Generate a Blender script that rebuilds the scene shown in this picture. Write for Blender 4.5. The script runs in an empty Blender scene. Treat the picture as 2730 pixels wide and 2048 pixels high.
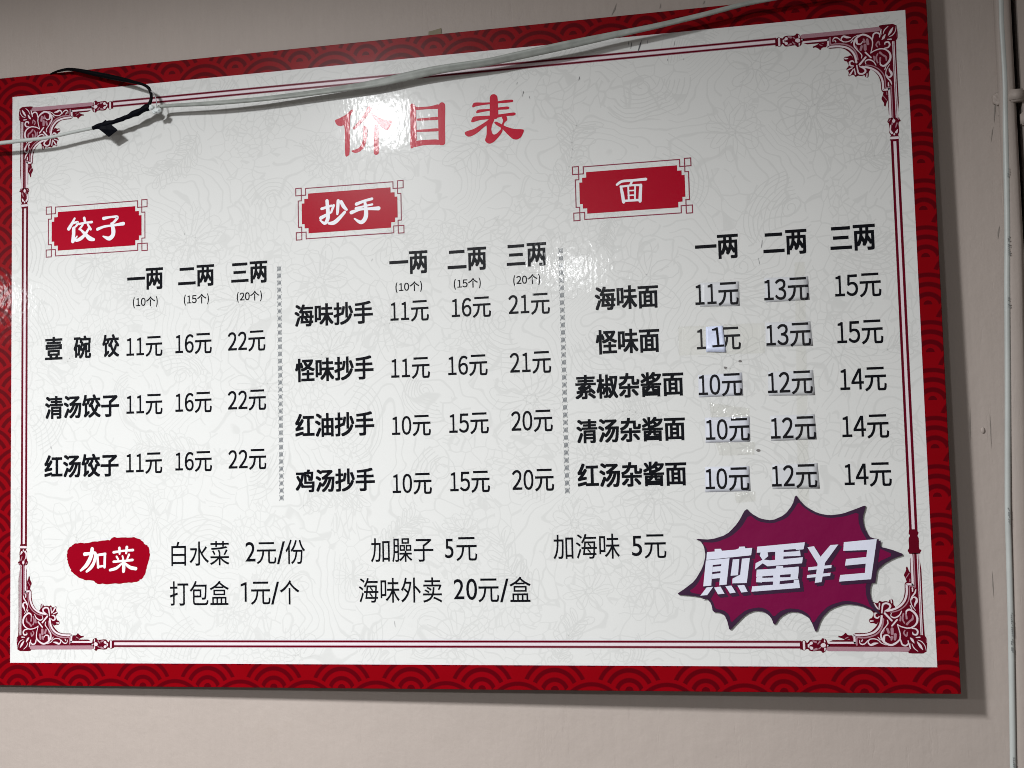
import bpy, bmesh, math, random
from mathutils import Vector, Matrix, noise
sc = bpy.context.scene
COL = sc.collection

# ---------------- camera, world, lamps, exposure ----------------
cam_d = bpy.data.cameras.new('camera'); cam = bpy.data.objects.new('camera', cam_d); COL.objects.link(cam)
cam.matrix_world = Matrix(((0.9757669, 0.04082731, 0.21496996, 0.43264628),
                           (0.21741227, -0.06992966, -0.97357164, -1.51801285),
                           (-0.02471554, 0.99671609, -0.07711141, -0.15847789),
                           (0, 0, 0, 1)))
cam_d.sensor_width = 36; cam_d.lens = 46.622; cam_d.clip_start = .05; cam_d.clip_end = 100
sc.camera = cam
w = bpy.data.worlds.new("World"); sc.world = w; w.use_nodes = True
w.node_tree.nodes['Background'].inputs[0].default_value = (1.0, .93, .87, 1)
w.node_tree.nodes['Background'].inputs[1].default_value = .15
def lamp(name, loc, target, size, size_y, power, color, spread=180, roll=0):
    L = bpy.data.lights.new(name, 'AREA'); L.shape = 'RECTANGLE'; L.size = size; L.size_y = size_y
    L.energy = power; L.color = color; L.spread = math.radians(spread)
    o = bpy.data.objects.new(name, L); COL.objects.link(o); o.location = loc
    d = Vector(target) - Vector(loc)
    o.rotation_euler = (0, 0, math.radians(roll))
    return o
lamp('ceiling_lamp', (-.50, -1.37, .69), (-.50, -1.37, 0), .115, .34, 74, (.975, .99, 1.0), 169, roll=-18)
lamp('ceiling_lamp', (-.50, -3.89, .745), (-.50, -3.89, 0), .16, .5, 80, (.975, .99, 1.0), roll=-10)
lamp('ceiling_lamp', (-2.94, -3.54, .70), (-2.94, -3.54, 0), .14, .5, 80, (.975, .99, 1.0), roll=-34)
sc.cycles.filter_width = 1.0
sc.view_settings.view_transform = 'Standard'; sc.view_settings.look = 'None'
sc.view_settings.exposure = 0; sc.view_settings.gamma = 1

# ---------------- measured outlines (millimetres on the board) ----------------
TEXT=[["一两","bold",-397.3,-348.0,99.9,127.4],["二两","bold",-327.5,-278.8,100.1,127.1],["三两","bold",-256.0,-208.0,100.0,127.3],["(10个)","small",-389.5,-355.4,77.4,91.3],["(15个)","small",-319.8,-286.0,77.1,90.8],["(20个)","small",-248.7,-215.4,77.0,90.4],["壹","bold",-512.5,-487.8,17.2,46.6],["碗","bold",-472.2,-447.7,17.0,46.3],["饺","bold",-432.0,-408.6,16.9,46.0],["11元","price",-398.6,-349.2,15.2,40.8],["16元","price",-331.7,-282.7,15.4,41.4],["22元","price",-261.1,-211.6,15.4,41.1],["清汤饺子","bold",-512.3,-408.8,-58.6,-29.1],["11元","price",-398.8,-349.5,-57.9,-31.9],["16元","price",-332.1,-283.2,-57.9,-32.0],["22元","price",-261.7,-211.4,-57.6,-31.9],["红汤饺子","bold",-513.1,-409.6,-133.5,-104.1],["11元","price",-399.5,-350.2,-131.4,-105.0],["16元","price",-332.6,-283.5,-130.7,-105.3],["22元","price",-261.7,-211.9,-130.2,-104.8],["一两","bold",-50.6,-2.5,99.5,127.2],["二两","bold",22.2,70.1,99.3,127.0],["三两","bold",94.8,142.7,99.7,127.8],["(10个)","small",-43.4,-9.9,77.3,90.4],["(15个)","small",29.4,62.6,77.3,90.2],["(20个)","small",102.1,134.7,77.4,90.5],["海味抄手","bold",-173.1,-72.4,42.4,70.1],["11元","price",-50.4,-2.2,41.8,67.1],["16元","price",26.1,74.3,42.3,67.2],["21元","price",95.7,145.3,42.3,67.5],["怪味抄手","bold",-173.1,-72.7,-25.3,3.6],["11元","price",-50.7,-2.3,-27.1,-1.5],["16元","price",20.2,68.5,-26.9,-1.6],["21元","price",95.6,145.0,-27.3,-1.1],["红油抄手","bold",-174.0,-73.0,-92.9,-63.9],["10元","price",-50.9,-2.6,-95.7,-70.7],["15元","price",20.0,68.3,-95.6,-70.3],["20元","price",95.5,144.9,-95.7,-69.9],["鸡汤抄手","bold",-174.3,-73.4,-159.5,-131.6],["10元","price",-51.4,-2.8,-165.0,-139.6],["15元","price",19.7,68.0,-164.6,-139.0],["20元","price",94.9,144.6,-164.8,-138.7],["一两","bold",316.7,365.6,95.0,123.0],["二两","bold",393.6,442.1,95.3,123.5],["三两","bold",467.7,516.7,95.1,124.3],["海味面","bold",198.6,272.7,42.9,70.9],["11元","stick",314.9,363.9,41.2,67.8],["13元","stick",392.4,441.9,42.1,68.8],["15元","price",470.6,520.7,42.2,69.1],["怪味面","bold",198.4,272.4,-8.4,20.3],["11元","price",314.8,364.5,-10.0,16.4],["13元","stick",392.9,442.3,-9.4,17.3],["15元","price",470.7,520.5,-10.5,16.6],["素椒杂酱面","bold",172.6,298.2,-59.7,-31.1],["10元","stick",315.0,364.2,-62.3,-36.5],["12元","stick",392.5,441.9,-63.1,-36.9],["14元","price",471.8,521.7,-62.9,-36.2],["清汤杂酱面","bold",172.6,298.2,-110.7,-82.7],["10元","stick",321.5,370.5,-113.5,-87.6],["12元","stick",393.9,443.5,-114.5,-88.1],["14元","price",471.7,522.0,-115.3,-88.8],["红汤杂酱面","bold",172.4,298.0,-162.0,-133.7],["10元","stick",319.0,368.0,-169.3,-143.1],["12元","stick",392.9,442.6,-168.1,-141.6],["14元","price",471.9,522.3,-168.4,-141.8],["白水菜","light",-338.5,-261.6,-245.8,-216.0],["2","light",-240.4,-227.3,-241.5,-217.8],["元","light",-225.8,-200.3,-244.8,-218.4],["/","light",-199.5,-189.1,-245.1,-217.7],["份","light",-188.3,-163.3,-245.3,-215.7],["打包盒","light",-340.7,-262.5,-294.3,-264.3],["1","light",-247.0,-239.3,-290.0,-266.5],["元","light",-233.8,-208.4,-293.7,-265.9],["/","light",-207.6,-197.2,-293.5,-266.1],["个","light",-196.2,-171.2,-293.6,-264.5],["加臊子","light",-80.0,-2.5,-244.4,-215.9],["5","light",11.8,22.1,-240.6,-217.9],["元","light",25.4,50.7,-244.2,-216.2],["加海味","light",141.6,218.9,-243.6,-214.8],["5","light",233.0,244.6,-241.0,-218.0],["元","light",247.2,272.2,-244.0,-216.6],["海味外卖","light",-95.7,7.1,-292.2,-262.7],["2","light",21.3,34.0,-288.5,-265.1],["0","light",36.5,49.6,-289.5,-264.6],["元","light",51.0,75.9,-292.3,-264.7],["/","light",77.0,87.5,-292.4,-265.0],["盒","light",88.6,113.8,-292.1,-262.9]]
TITLE=[[[-117.3,296.2],[-110.9,298.1],[-104.5,300.7],[-99.8,303.7],[-96.1,307.3],[-93.4,307.3],[-93.9,304.4],[-97.5,300.3],[-98.0,287.8],[-98.6,252.3],[-100.6,250.2],[-103.4,249.0],[-104.9,251.6],[-104.3,289.3],[-109.8,287.8],[-114.3,289.2],[-116.5,292.4]],[[-75.2,308.6],[-72.7,310.2],[-69.5,308.1],[-69.8,305.0],[-76.0,297.0],[-82.5,290.2],[-88.9,284.6],[-92.8,281.8],[-94.6,283.8],[-91.4,287.2],[-84.3,294.0],[-78.5,300.9]],[[-70.3,300.8],[-67.2,299.5],[-58.5,293.6],[-51.0,290.2],[-44.1,289.4],[-43.8,286.6],[-46.1,282.2],[-49.3,278.2],[-52.4,278.5],[-57.4,281.9],[-63.6,289.8],[-69.7,297.7]],[[-81.3,284.9],[-78.8,286.2],[-75.6,284.1],[-75.4,277.3],[-76.5,267.6],[-79.8,259.3],[-84.3,254.8],[-90.7,252.6],[-95.7,254.5],[-96.6,256.4],[-93.2,256.7],[-86.8,258.7],[-82.9,263.3],[-80.9,270.4],[-80.8,279.0]],[[-67.4,284.6],[-64.2,286.4],[-61.1,284.4],[-61.5,266.4],[-61.1,250.5],[-63.7,248.3],[-66.8,248.8],[-68.0,251.1],[-67.5,266.9]],[[-21.3,305.7],[-18.8,308.5],[-15.1,307.0],[-13.0,303.1],[-13.1,280.6],[-13.1,261.2],[-14.8,255.9],[-18.6,253.0],[-20.5,252.7],[-21.7,255.9],[-20.5,281.3]],[[15.9,304.6],[18.4,306.7],[22.0,305.8],[23.8,302.9],[22.7,277.6],[22.8,255.9],[20.9,253.6],[16.6,253.7],[14.2,255.4],[14.4,278.3],[14.1,298.9]],[[-14.5,303.9],[-7.1,302.9],[5.3,302.7],[16.5,305.0],[16.3,298.5],[5.3,299.5],[-7.1,299.6],[-14.0,299.6]],[[-13.5,289.2],[0.1,289.0],[15.5,289.4],[15.4,284.9],[0.0,285.8],[-13.6,286.5]],[[-13.8,275.2],[-0.2,275.0],[15.2,275.2],[15.1,271.0],[-0.3,271.9],[-13.9,272.5]],[[-14.7,262.0],[-0.5,262.0],[14.9,261.4],[17.9,254.1],[4.3,255.6],[-8.0,255.4],[-16.1,253.7],[-16.7,256.7]],[[78.9,307.7],[80.8,310.2],[83.8,310.9],[86.8,309.7],[88.6,306.9],[88.9,296.0],[88.9,279.8],[78.3,280.7],[78.7,296.9]],[[56.8,298.8],[58.7,302.3],[63.0,302.5],[72.7,301.3],[84.8,301.2],[96.9,302.3],[107.2,302.2],[107.7,299.8],[105.9,298.7],[90.8,298.9],[72.6,298.7],[61.7,297.8],[57.4,296.4]],[[61.5,290.6],[63.4,293.4],[68.9,293.6],[78.6,293.1],[90.7,294.1],[101.0,294.4],[103.1,292.4],[101.5,290.4],[90.6,291.1],[78.5,290.9],[66.4,289.8],[62.1,289.0]],[[55.2,280.3],[57.7,285.5],[63.8,285.6],[78.4,284.9],[96.5,285.8],[108.6,286.5],[110.6,284.6],[109.1,282.3],[96.4,282.8],[85.5,281.3],[78.3,280.7],[66.1,280.6],[57.6,278.5],[55.4,278.8]],[[78.3,282.5],[75.8,279.2],[66.0,274.0],[57.4,269.9],[50.6,268.7],[46.9,267.4],[47.5,264.1],[50.5,261.5],[54.7,261.5],[62.1,264.7],[72.0,272.3],[79.4,276.2],[83.1,280.9]],[[73.9,275.7],[78.8,279.5],[84.3,280.8],[83.0,277.3],[80.7,272.7],[79.8,268.0],[80.9,263.1],[83.2,261.1],[86.9,262.6],[91.9,267.6],[94.2,266.8],[92.3,262.2],[87.4,256.6],[82.4,252.2],[77.5,250.5],[73.4,252.4],[71.6,255.5],[73.9,261.3],[74.4,269.7]],[[94.0,283.0],[98.9,283.2],[100.2,277.7],[95.6,274.5],[94.2,266.8],[91.5,267.0],[91.9,271.2],[94.9,277.5],[93.0,281.3]],[[83.2,276.1],[85.7,277.4],[90.2,274.9],[97.3,270.1],[108.1,266.0],[119.4,265.1],[119.7,262.1],[116.2,255.4],[111.3,252.9],[105.9,253.9],[99.5,260.4],[93.1,268.1],[85.4,273.3]]]
H1=[[[-470.7,197.8,2.38],[-474.5,191.4,3.4],[-479.1,184.8,4.08]],[[-474.0,191.4,2.38],[-466.6,192.9,2.56],[-467.3,189.4,2.72],[-470.3,186.5,2.04]],[[-472.0,185.1,4.08],[-472.3,176.6,4.16],[-473.3,168.2,4.16]],[[-472.3,168.6,3.06],[-467.3,174.4,1.7]],[[-457.2,197.5,3.2],[-455.9,191.7,3.06]],[[-464.4,190.2,2.56],[-455.2,191.2,2.24],[-446.5,191.5,2.88]],[[-459.2,188.8,2.24],[-463.9,183.4,2.56]],[[-452.2,188.8,2.38],[-448.2,182.4,3.06]],[[-449.9,185.1,2.38],[-455.2,177.0,3.2],[-461.9,171.3,4.08],[-468.3,169.0,3.06]],[[-462.8,183.4,2.04],[-455.1,175.8,3.74],[-449.4,170.5,5.1],[-443.9,168.6,3.4]],[[-429.9,195.0,3.74],[-420.2,196.1,2.4],[-410.6,195.5,3.2],[-414.4,190.4,2.88],[-418.9,186.9,2.88]],[[-418.9,187.6,2.88],[-416.6,180.6,4.76],[-416.9,173.0,4.8],[-422.3,168.7,4.76],[-430.6,172.0,1.7]],[[-438.5,181.7,3.52],[-428.5,184.5,2.72],[-416.9,185.2,2.56],[-402.4,186.5,4.08]]]
H2=[[[-128.9,196.3,3.74],[-127.9,182.2,4.25],[-128.5,173.3,4.25],[-132.4,168.6,3.4],[-138.2,172.8,1.44]],[[-135.9,186.9,3.06],[-123.2,189.8,2.55]],[[-137.1,175.5,4.08],[-123.3,181.9,2.21]],[[-114.4,195.2,3.74],[-115.4,183.0,3.4],[-115.8,178.9,2.38]],[[-120.4,189.9,3.06],[-123.6,181.9,2.38]],[[-110.6,193.8,3.74],[-107.8,188.2,4.08],[-103.8,183.5,2.72]],[[-106.2,180.7,3.06],[-113.2,173.8,4.08],[-120.1,168.6,4.42],[-126.9,168.2,2.72]],[[-91.1,189.5,3.74],[-80.9,192.7,2.89],[-71.1,194.6,3.06]],[[-91.9,184.3,2.72],[-81.0,186.2,2.04],[-70.9,187.7,2.38]],[[-97.7,179.6,4.08],[-86.2,182.6,2.55],[-74.3,182.6,3.06],[-62.9,182.3,4.42]],[[-80.4,192.8,2.72],[-78.9,180.5,4.42],[-79.9,171.6,4.76],[-85.6,166.6,4.08],[-93.8,171.7,1.7]]]
H3=[[[228.9,189.8,2.38],[235.1,193.3,2.72],[247.6,193.5,2.52],[262.7,193.8,3.06]],[[246.9,193.2,2.38],[244.2,187.6,2.16]],[[233.4,187.3,2.34],[234.9,178.2,3.24],[236.1,168.7,3.24]],[[233.1,187.0,2.16],[245.6,187.8,1.98],[256.7,187.4,2.38]],[[256.8,187.4,2.88],[255.8,176.7,3.24],[255.3,168.4,3.24]],[[236.1,170.1,2.34],[255.7,169.8,2.34]],[[242.0,186.7,1.8],[242.2,170.4,1.8]],[[250.1,186.8,1.7],[249.3,169.9,1.8]],[[241.9,181.6,1.36],[249.9,181.6,1.44]],[[241.7,176.2,1.44],[249.7,176.0,1.44]]]
H4=[[[-446.1,-223.3,4.08],[-447.8,-232.5,4.42],[-453.6,-242.9,4.42],[-461.9,-250.0,2.38]],[[-456.4,-229.7,4.08],[-447.8,-228.9,3.06],[-441.8,-229.0,3.4],[-443.1,-238.6,3.52],[-447.4,-246.0,3.84],[-453.6,-251.2,2.72]],[[-439.0,-231.1,2.72],[-437.8,-246.4,2.88]],[[-439.0,-231.1,2.72],[-428.2,-229.8,3.06]],[[-428.5,-229.8,2.88],[-429.2,-246.2,2.88]],[[-438.1,-245.5,2.4],[-429.2,-244.7,2.24]],[[-416.6,-227.9,2.88],[-403.1,-226.2,2.24],[-390.3,-225.5,2.88]],[[-408.7,-222.6,2.88],[-408.4,-229.8,2.24]],[[-398.5,-221.7,3.2],[-399.5,-229.3,2.24]],[[-412.5,-233.3,2.24],[-410.4,-236.7,2.38]],[[-404.5,-232.8,2.04],[-403.5,-236.1,2.04]],[[-395.6,-231.1,2.56],[-398.2,-236.9,1.92]],[[-416.7,-239.6,2.72],[-403.2,-238.8,2.21],[-390.9,-237.7,2.89]],[[-403.7,-237.6,3.06],[-402.8,-245.0,3.84],[-403.2,-251.6,3.52]],[[-405.1,-241.7,1.92],[-413.0,-247.6,3.2],[-421.6,-249.9,2.88]],[[-401.9,-240.9,2.04],[-394.7,-246.6,3.74],[-386.5,-248.5,3.74]]]
BLOB=[[-481.1,-232.1],[-480.7,-226.1],[-478.6,-221.6],[-471.1,-216.4],[-461.1,-215.4],[-454.4,-215.9],[-446.1,-214.3],[-429.5,-212.9],[-422.1,-213.0],[-417.9,-209.3],[-403.1,-209.5],[-390.0,-209.5],[-380.1,-212.3],[-373.6,-218.6],[-371.2,-219.9],[-368.8,-223.2],[-367.5,-230.6],[-369.2,-239.5],[-372.9,-249.8],[-374.1,-255.7],[-377.9,-260.9],[-385.2,-264.8],[-403.2,-266.1],[-421.3,-267.2],[-439.5,-266.7],[-444.5,-262.9],[-454.4,-262.4],[-466.1,-257.8],[-474.4,-251.7],[-476.9,-247.2],[-478.6,-244.2],[-480.8,-236.6]]
BURST=[[418.2,-174.9],[422.2,-181.3],[429.3,-189.0],[441.4,-196.2],[453.6,-198.9],[468.3,-197.4],[481.9,-192.6],[493.0,-188.5],[492.9,-191.0],[489.4,-201.5],[490.2,-211.5],[495.2,-222.8],[500.5,-225.1],[504.1,-225.4],[504.3,-228.5],[507.5,-230.4],[506.5,-234.1],[519.8,-237.8],[532.1,-243.1],[520.6,-246.7],[509.5,-252.7],[502.0,-259.5],[500.1,-268.7],[494.3,-276.1],[493.5,-287.2],[497.8,-299.6],[505.2,-308.2],[494.1,-302.6],[482.2,-297.6],[466.5,-295.7],[450.5,-301.2],[440.3,-311.7],[434.1,-327.9],[430.8,-317.9],[426.8,-310.4],[417.2,-304.8],[406.2,-304.1],[396.0,-309.7],[389.4,-319.7],[386.1,-310.3],[378.9,-304.0],[368.9,-302.7],[358.8,-306.5],[347.1,-317.8],[339.9,-325.3],[338.1,-315.2],[334.9,-307.6],[328.7,-304.5],[322.3,-304.4],[320.8,-295.0],[315.3,-288.6],[297.6,-285.7],[281.6,-284.6],[291.4,-278.3],[303.2,-269.5],[312.7,-254.3],[316.3,-241.6],[315.0,-231.4],[311.2,-224.9],[305.5,-222.3],[322.7,-223.6],[340.7,-218.4],[353.8,-205.3],[363.2,-188.7],[369.3,-195.4],[379.1,-201.3],[391.5,-203.4],[405.5,-197.4],[414.6,-186.2]]
BURSTIN=[[421.2,-183.2],[425.6,-189.0],[437.6,-197.4],[453.4,-202.1],[470.6,-200.5],[485.4,-195.8],[484.7,-206.4],[487.0,-215.2],[491.5,-224.0],[494.3,-227.7],[504.3,-235.3],[520.8,-243.0],[504.8,-250.2],[497.3,-256.3],[495.6,-268.7],[489.2,-274.8],[489.3,-287.2],[493.0,-298.3],[498.3,-302.7],[482.3,-294.8],[466.7,-292.2],[449.4,-297.5],[439.3,-306.8],[431.2,-317.9],[428.2,-308.0],[418.6,-301.7],[405.1,-300.4],[395.6,-304.1],[389.2,-310.3],[383.9,-302.8],[375.3,-299.0],[360.2,-301.4],[348.6,-310.2],[342.1,-316.5],[340.5,-307.7],[335.0,-302.6],[325.0,-300.7],[322.8,-292.4],[316.7,-286.1],[295.2,-281.9],[305.6,-274.6],[315.2,-256.8],[319.8,-241.6],[317.9,-232.7],[312.4,-226.2],[327.7,-227.1],[345.6,-220.4],[357.4,-210.4],[366.5,-196.0],[376.5,-204.4],[391.4,-207.0],[407.8,-201.2],[415.6,-191.9]]
BCHARS=[[[318.1,-237.5],[326.7,-236.9],[326.8,-234.1],[333.8,-233.9],[334.9,-236.2],[350.2,-235.1],[353.7,-233.8],[354.1,-231.9],[360.4,-231.8],[360.8,-233.8],[368.5,-233.4],[366.9,-241.6],[317.1,-246.2]],[[316.5,-246.7],[324.7,-246.0],[321.5,-274.9],[312.6,-275.6]],[[334.4,-245.3],[342.9,-244.5],[338.6,-273.8],[330.4,-274.5]],[[324.4,-246.0],[334.6,-245.3],[333.8,-251.0],[324.0,-251.9]],[[323.9,-254.0],[333.8,-253.2],[332.9,-258.7],[323.3,-259.7]],[[323.1,-262.0],[332.8,-261.1],[331.8,-266.5],[322.7,-267.3]],[[346.6,-246.0],[353.8,-245.6],[351.6,-263.6],[343.4,-264.1]],[[356.7,-245.3],[365.5,-244.5],[361.0,-272.2],[345.0,-272.6],[345.4,-267.3],[354.1,-263.0]],[[316.3,-276.9],[323.6,-276.2],[316.7,-285.4],[309.0,-286.0]],[[324.6,-277.0],[331.6,-276.0],[336.0,-283.9],[328.7,-284.6]],[[337.3,-275.8],[343.9,-274.9],[348.4,-282.7],[342.0,-283.7]],[[350.6,-274.9],[358.1,-274.4],[361.6,-281.9],[354.7,-282.8]],[[374.1,-232.2],[426.3,-228.0],[424.5,-235.7],[416.3,-236.4],[416.1,-235.3],[402.7,-236.2],[402.6,-237.7],[373.3,-238.9]],[[377.6,-238.6],[385.2,-238.2],[385.6,-242.9],[379.8,-247.5],[376.5,-242.4]],[[393.7,-237.0],[402.9,-236.4],[401.9,-248.4],[392.9,-248.6]],[[402.0,-238.7],[416.2,-237.9],[420.6,-236.9],[421.0,-242.9],[401.8,-243.4]],[[379.8,-246.4],[387.3,-247.5],[402.0,-246.2],[423.4,-244.5],[422.2,-251.1],[384.5,-254.1],[379.4,-250.6],[370.7,-257.2],[371.6,-250.5]],[[372.5,-257.7],[393.2,-256.7],[394.3,-253.9],[401.4,-253.8],[401.6,-255.9],[418.6,-254.8],[418.0,-262.3],[371.6,-265.6]],[[372.1,-265.7],[378.5,-265.1],[377.6,-272.0],[371.4,-271.3]],[[390.4,-263.9],[397.9,-263.5],[396.8,-275.3],[389.7,-275.5]],[[409.7,-261.6],[418.0,-261.5],[416.8,-268.6],[408.8,-269.4]],[[371.6,-266.9],[417.0,-266.1],[417.5,-268.6],[397.0,-270.5],[371.4,-271.6]],[[366.8,-276.1],[396.8,-274.0],[412.4,-272.7],[412.7,-269.4],[418.1,-269.2],[418.9,-278.2],[365.7,-282.0]],[[428.8,-233.6],[435.9,-232.5],[442.5,-244.2],[453.7,-231.5],[462.2,-231.0],[447.1,-250.8],[442.5,-271.9],[435.1,-272.9],[439.1,-251.9]],[[428.8,-255.6],[454.1,-253.3],[453.6,-256.5],[428.3,-259.1]],[[427.3,-264.1],[452.7,-261.8],[452.0,-265.2],[426.8,-267.4]],[[468.2,-228.6],[503.5,-225.6],[495.5,-269.3],[461.2,-271.6],[462.8,-264.4],[489.2,-262.4],[490.5,-252.3],[468.3,-254.3],[469.8,-247.1],[491.5,-245.1],[492.8,-237.4],[467.2,-238.1]]]
STICK=[[[[320.9,68.8],[364.9,68.0],[364.7,39.8],[319.9,41.5]],"11元","pale paper patch reading 11元 on the top row, in the first price column"],[[[393.5,70.3],[441.8,69.2],[442.4,42.7],[393.8,42.4]],"13元","pale paper patch reading 13元 in the top row under 二两"],[[[392.6,19.3],[442.1,18.5],[444.1,-9.5],[392.7,-7.9]],"13元","pale paper patch reading 13元 in the second row, right of the tilted digit"],[[[315.1,-37.2],[364.4,-36.1],[364.8,-62.2],[315.1,-62.3]],"10元","bluish paper patch reading 10元 beside 素椒杂酱面"],[[[393.3,-36.7],[442.9,-36.6],[444.0,-64.9],[393.1,-63.6]],"12元","pale paper patch reading 12元 in the middle row, third of the five noodle rows"],[[[321.1,-85.8],[371.0,-86.2],[370.8,-114.6],[320.8,-114.3]],"10元","bluish paper patch reading 10元 beside 清汤杂酱面 with shiny creased tape over its top"],[[[393.9,-86.2],[442.5,-86.2],[443.8,-114.4],[393.6,-114.5]],"12元","pale paper patch reading 12元 in the 清汤杂酱面 row"],[[[319.1,-141.6],[368.6,-142.1],[369.0,-170.0],[318.5,-170.2]],"10元","bluish paper patch reading 10元 beside 红汤杂酱面, lowest in its column"],[[[393.8,-141.0],[443.5,-140.7],[444.9,-169.1],[393.2,-168.2]],"12元","pale paper patch reading 12元 directly above the starburst sign"],[[[325.8,17.7],[344.7,18.3],[347.5,-12.4],[325.2,-10.9]],"1","white paper scrap with a tilted digit 1 pasted over the price beside 怪味面"]]
ONE=[[332.5,-6.1],[345.7,-5.6],[344.6,16.6],[331.0,16.5]]
TAPE=[[[[350.8,-171.3],[374.1,-170.7],[373.9,-181.3],[352.6,-182.8]],"small clear tape scrap under the lowest 10元 patch"],[[[294.5,19.6],[391.6,19.2],[390.7,-15.3],[294.0,-13.5]],"long clear tape strip across the second row behind the tilted digit"],[[[326.7,-68.7],[371.4,-76.8],[370.4,-88.8],[328.2,-89.0]],"crumpled clear tape piece above the 清汤杂酱面 patch"],[[[331.6,-114.3],[375.9,-114.8],[374.5,-129.4],[336.2,-129.1]],"clear tape piece under the 清汤杂酱面 patch with 10元"],[[[427.5,85.9],[438.7,86.1],[432.3,-200.9],[420.1,-200.7]],"long vertical clear tape strip running down through the 二两 price column"]]
OB=[[[10.9,122.2],[22.4,122.1],[22.9,91.1],[29.3,91.1],[29.6,79.5],[31.5,72.7],[35.4,67.0],[40.1,63.6],[45.2,61.9],[53.4,60.7],[57.9,57.3],[57.9,53.4],[58.5,48.3],[61.7,42.7],[67.4,37.7],[72.4,36.1],[86.2,35.9],[86.9,28.6],[113.6,28.4],[113.6,16.3],[28.9,16.2],[28.3,14.0],[9.5,14.0],[8.6,26.4],[8.6,29.8],[11.3,34.3]],[[41.4,60.2],[40.1,64.7],[42.0,66.4],[42.0,71.5],[43.9,73.5],[46.5,71.5],[46.5,69.8],[50.3,70.8],[54.0,69.8],[56.6,71.4],[58.8,68.0],[64.6,70.3],[63.7,64.6],[66.7,61.3],[64.8,59.3],[63.2,57.3],[65.4,52.3],[68.0,51.7],[68.9,48.9],[67.3,46.6],[64.2,46.9],[60.4,45.2],[57.2,51.7],[54.1,59.6]],[[86.8,33.7],[91.8,33.7],[94.0,36.8],[96.2,34.3],[99.3,32.6],[101.8,33.4],[102.3,31.5],[99.3,30.7],[96.2,29.3],[94.0,27.5],[91.2,29.3],[86.8,29.3]],[[25.1,106.7],[26.0,108.1],[27.2,106.7],[27.0,103.9],[29.9,98.7],[28.0,94.8],[27.0,90.3],[22.6,90.3],[21.9,94.3],[22.2,99.9],[24.4,103.9]]]
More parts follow.
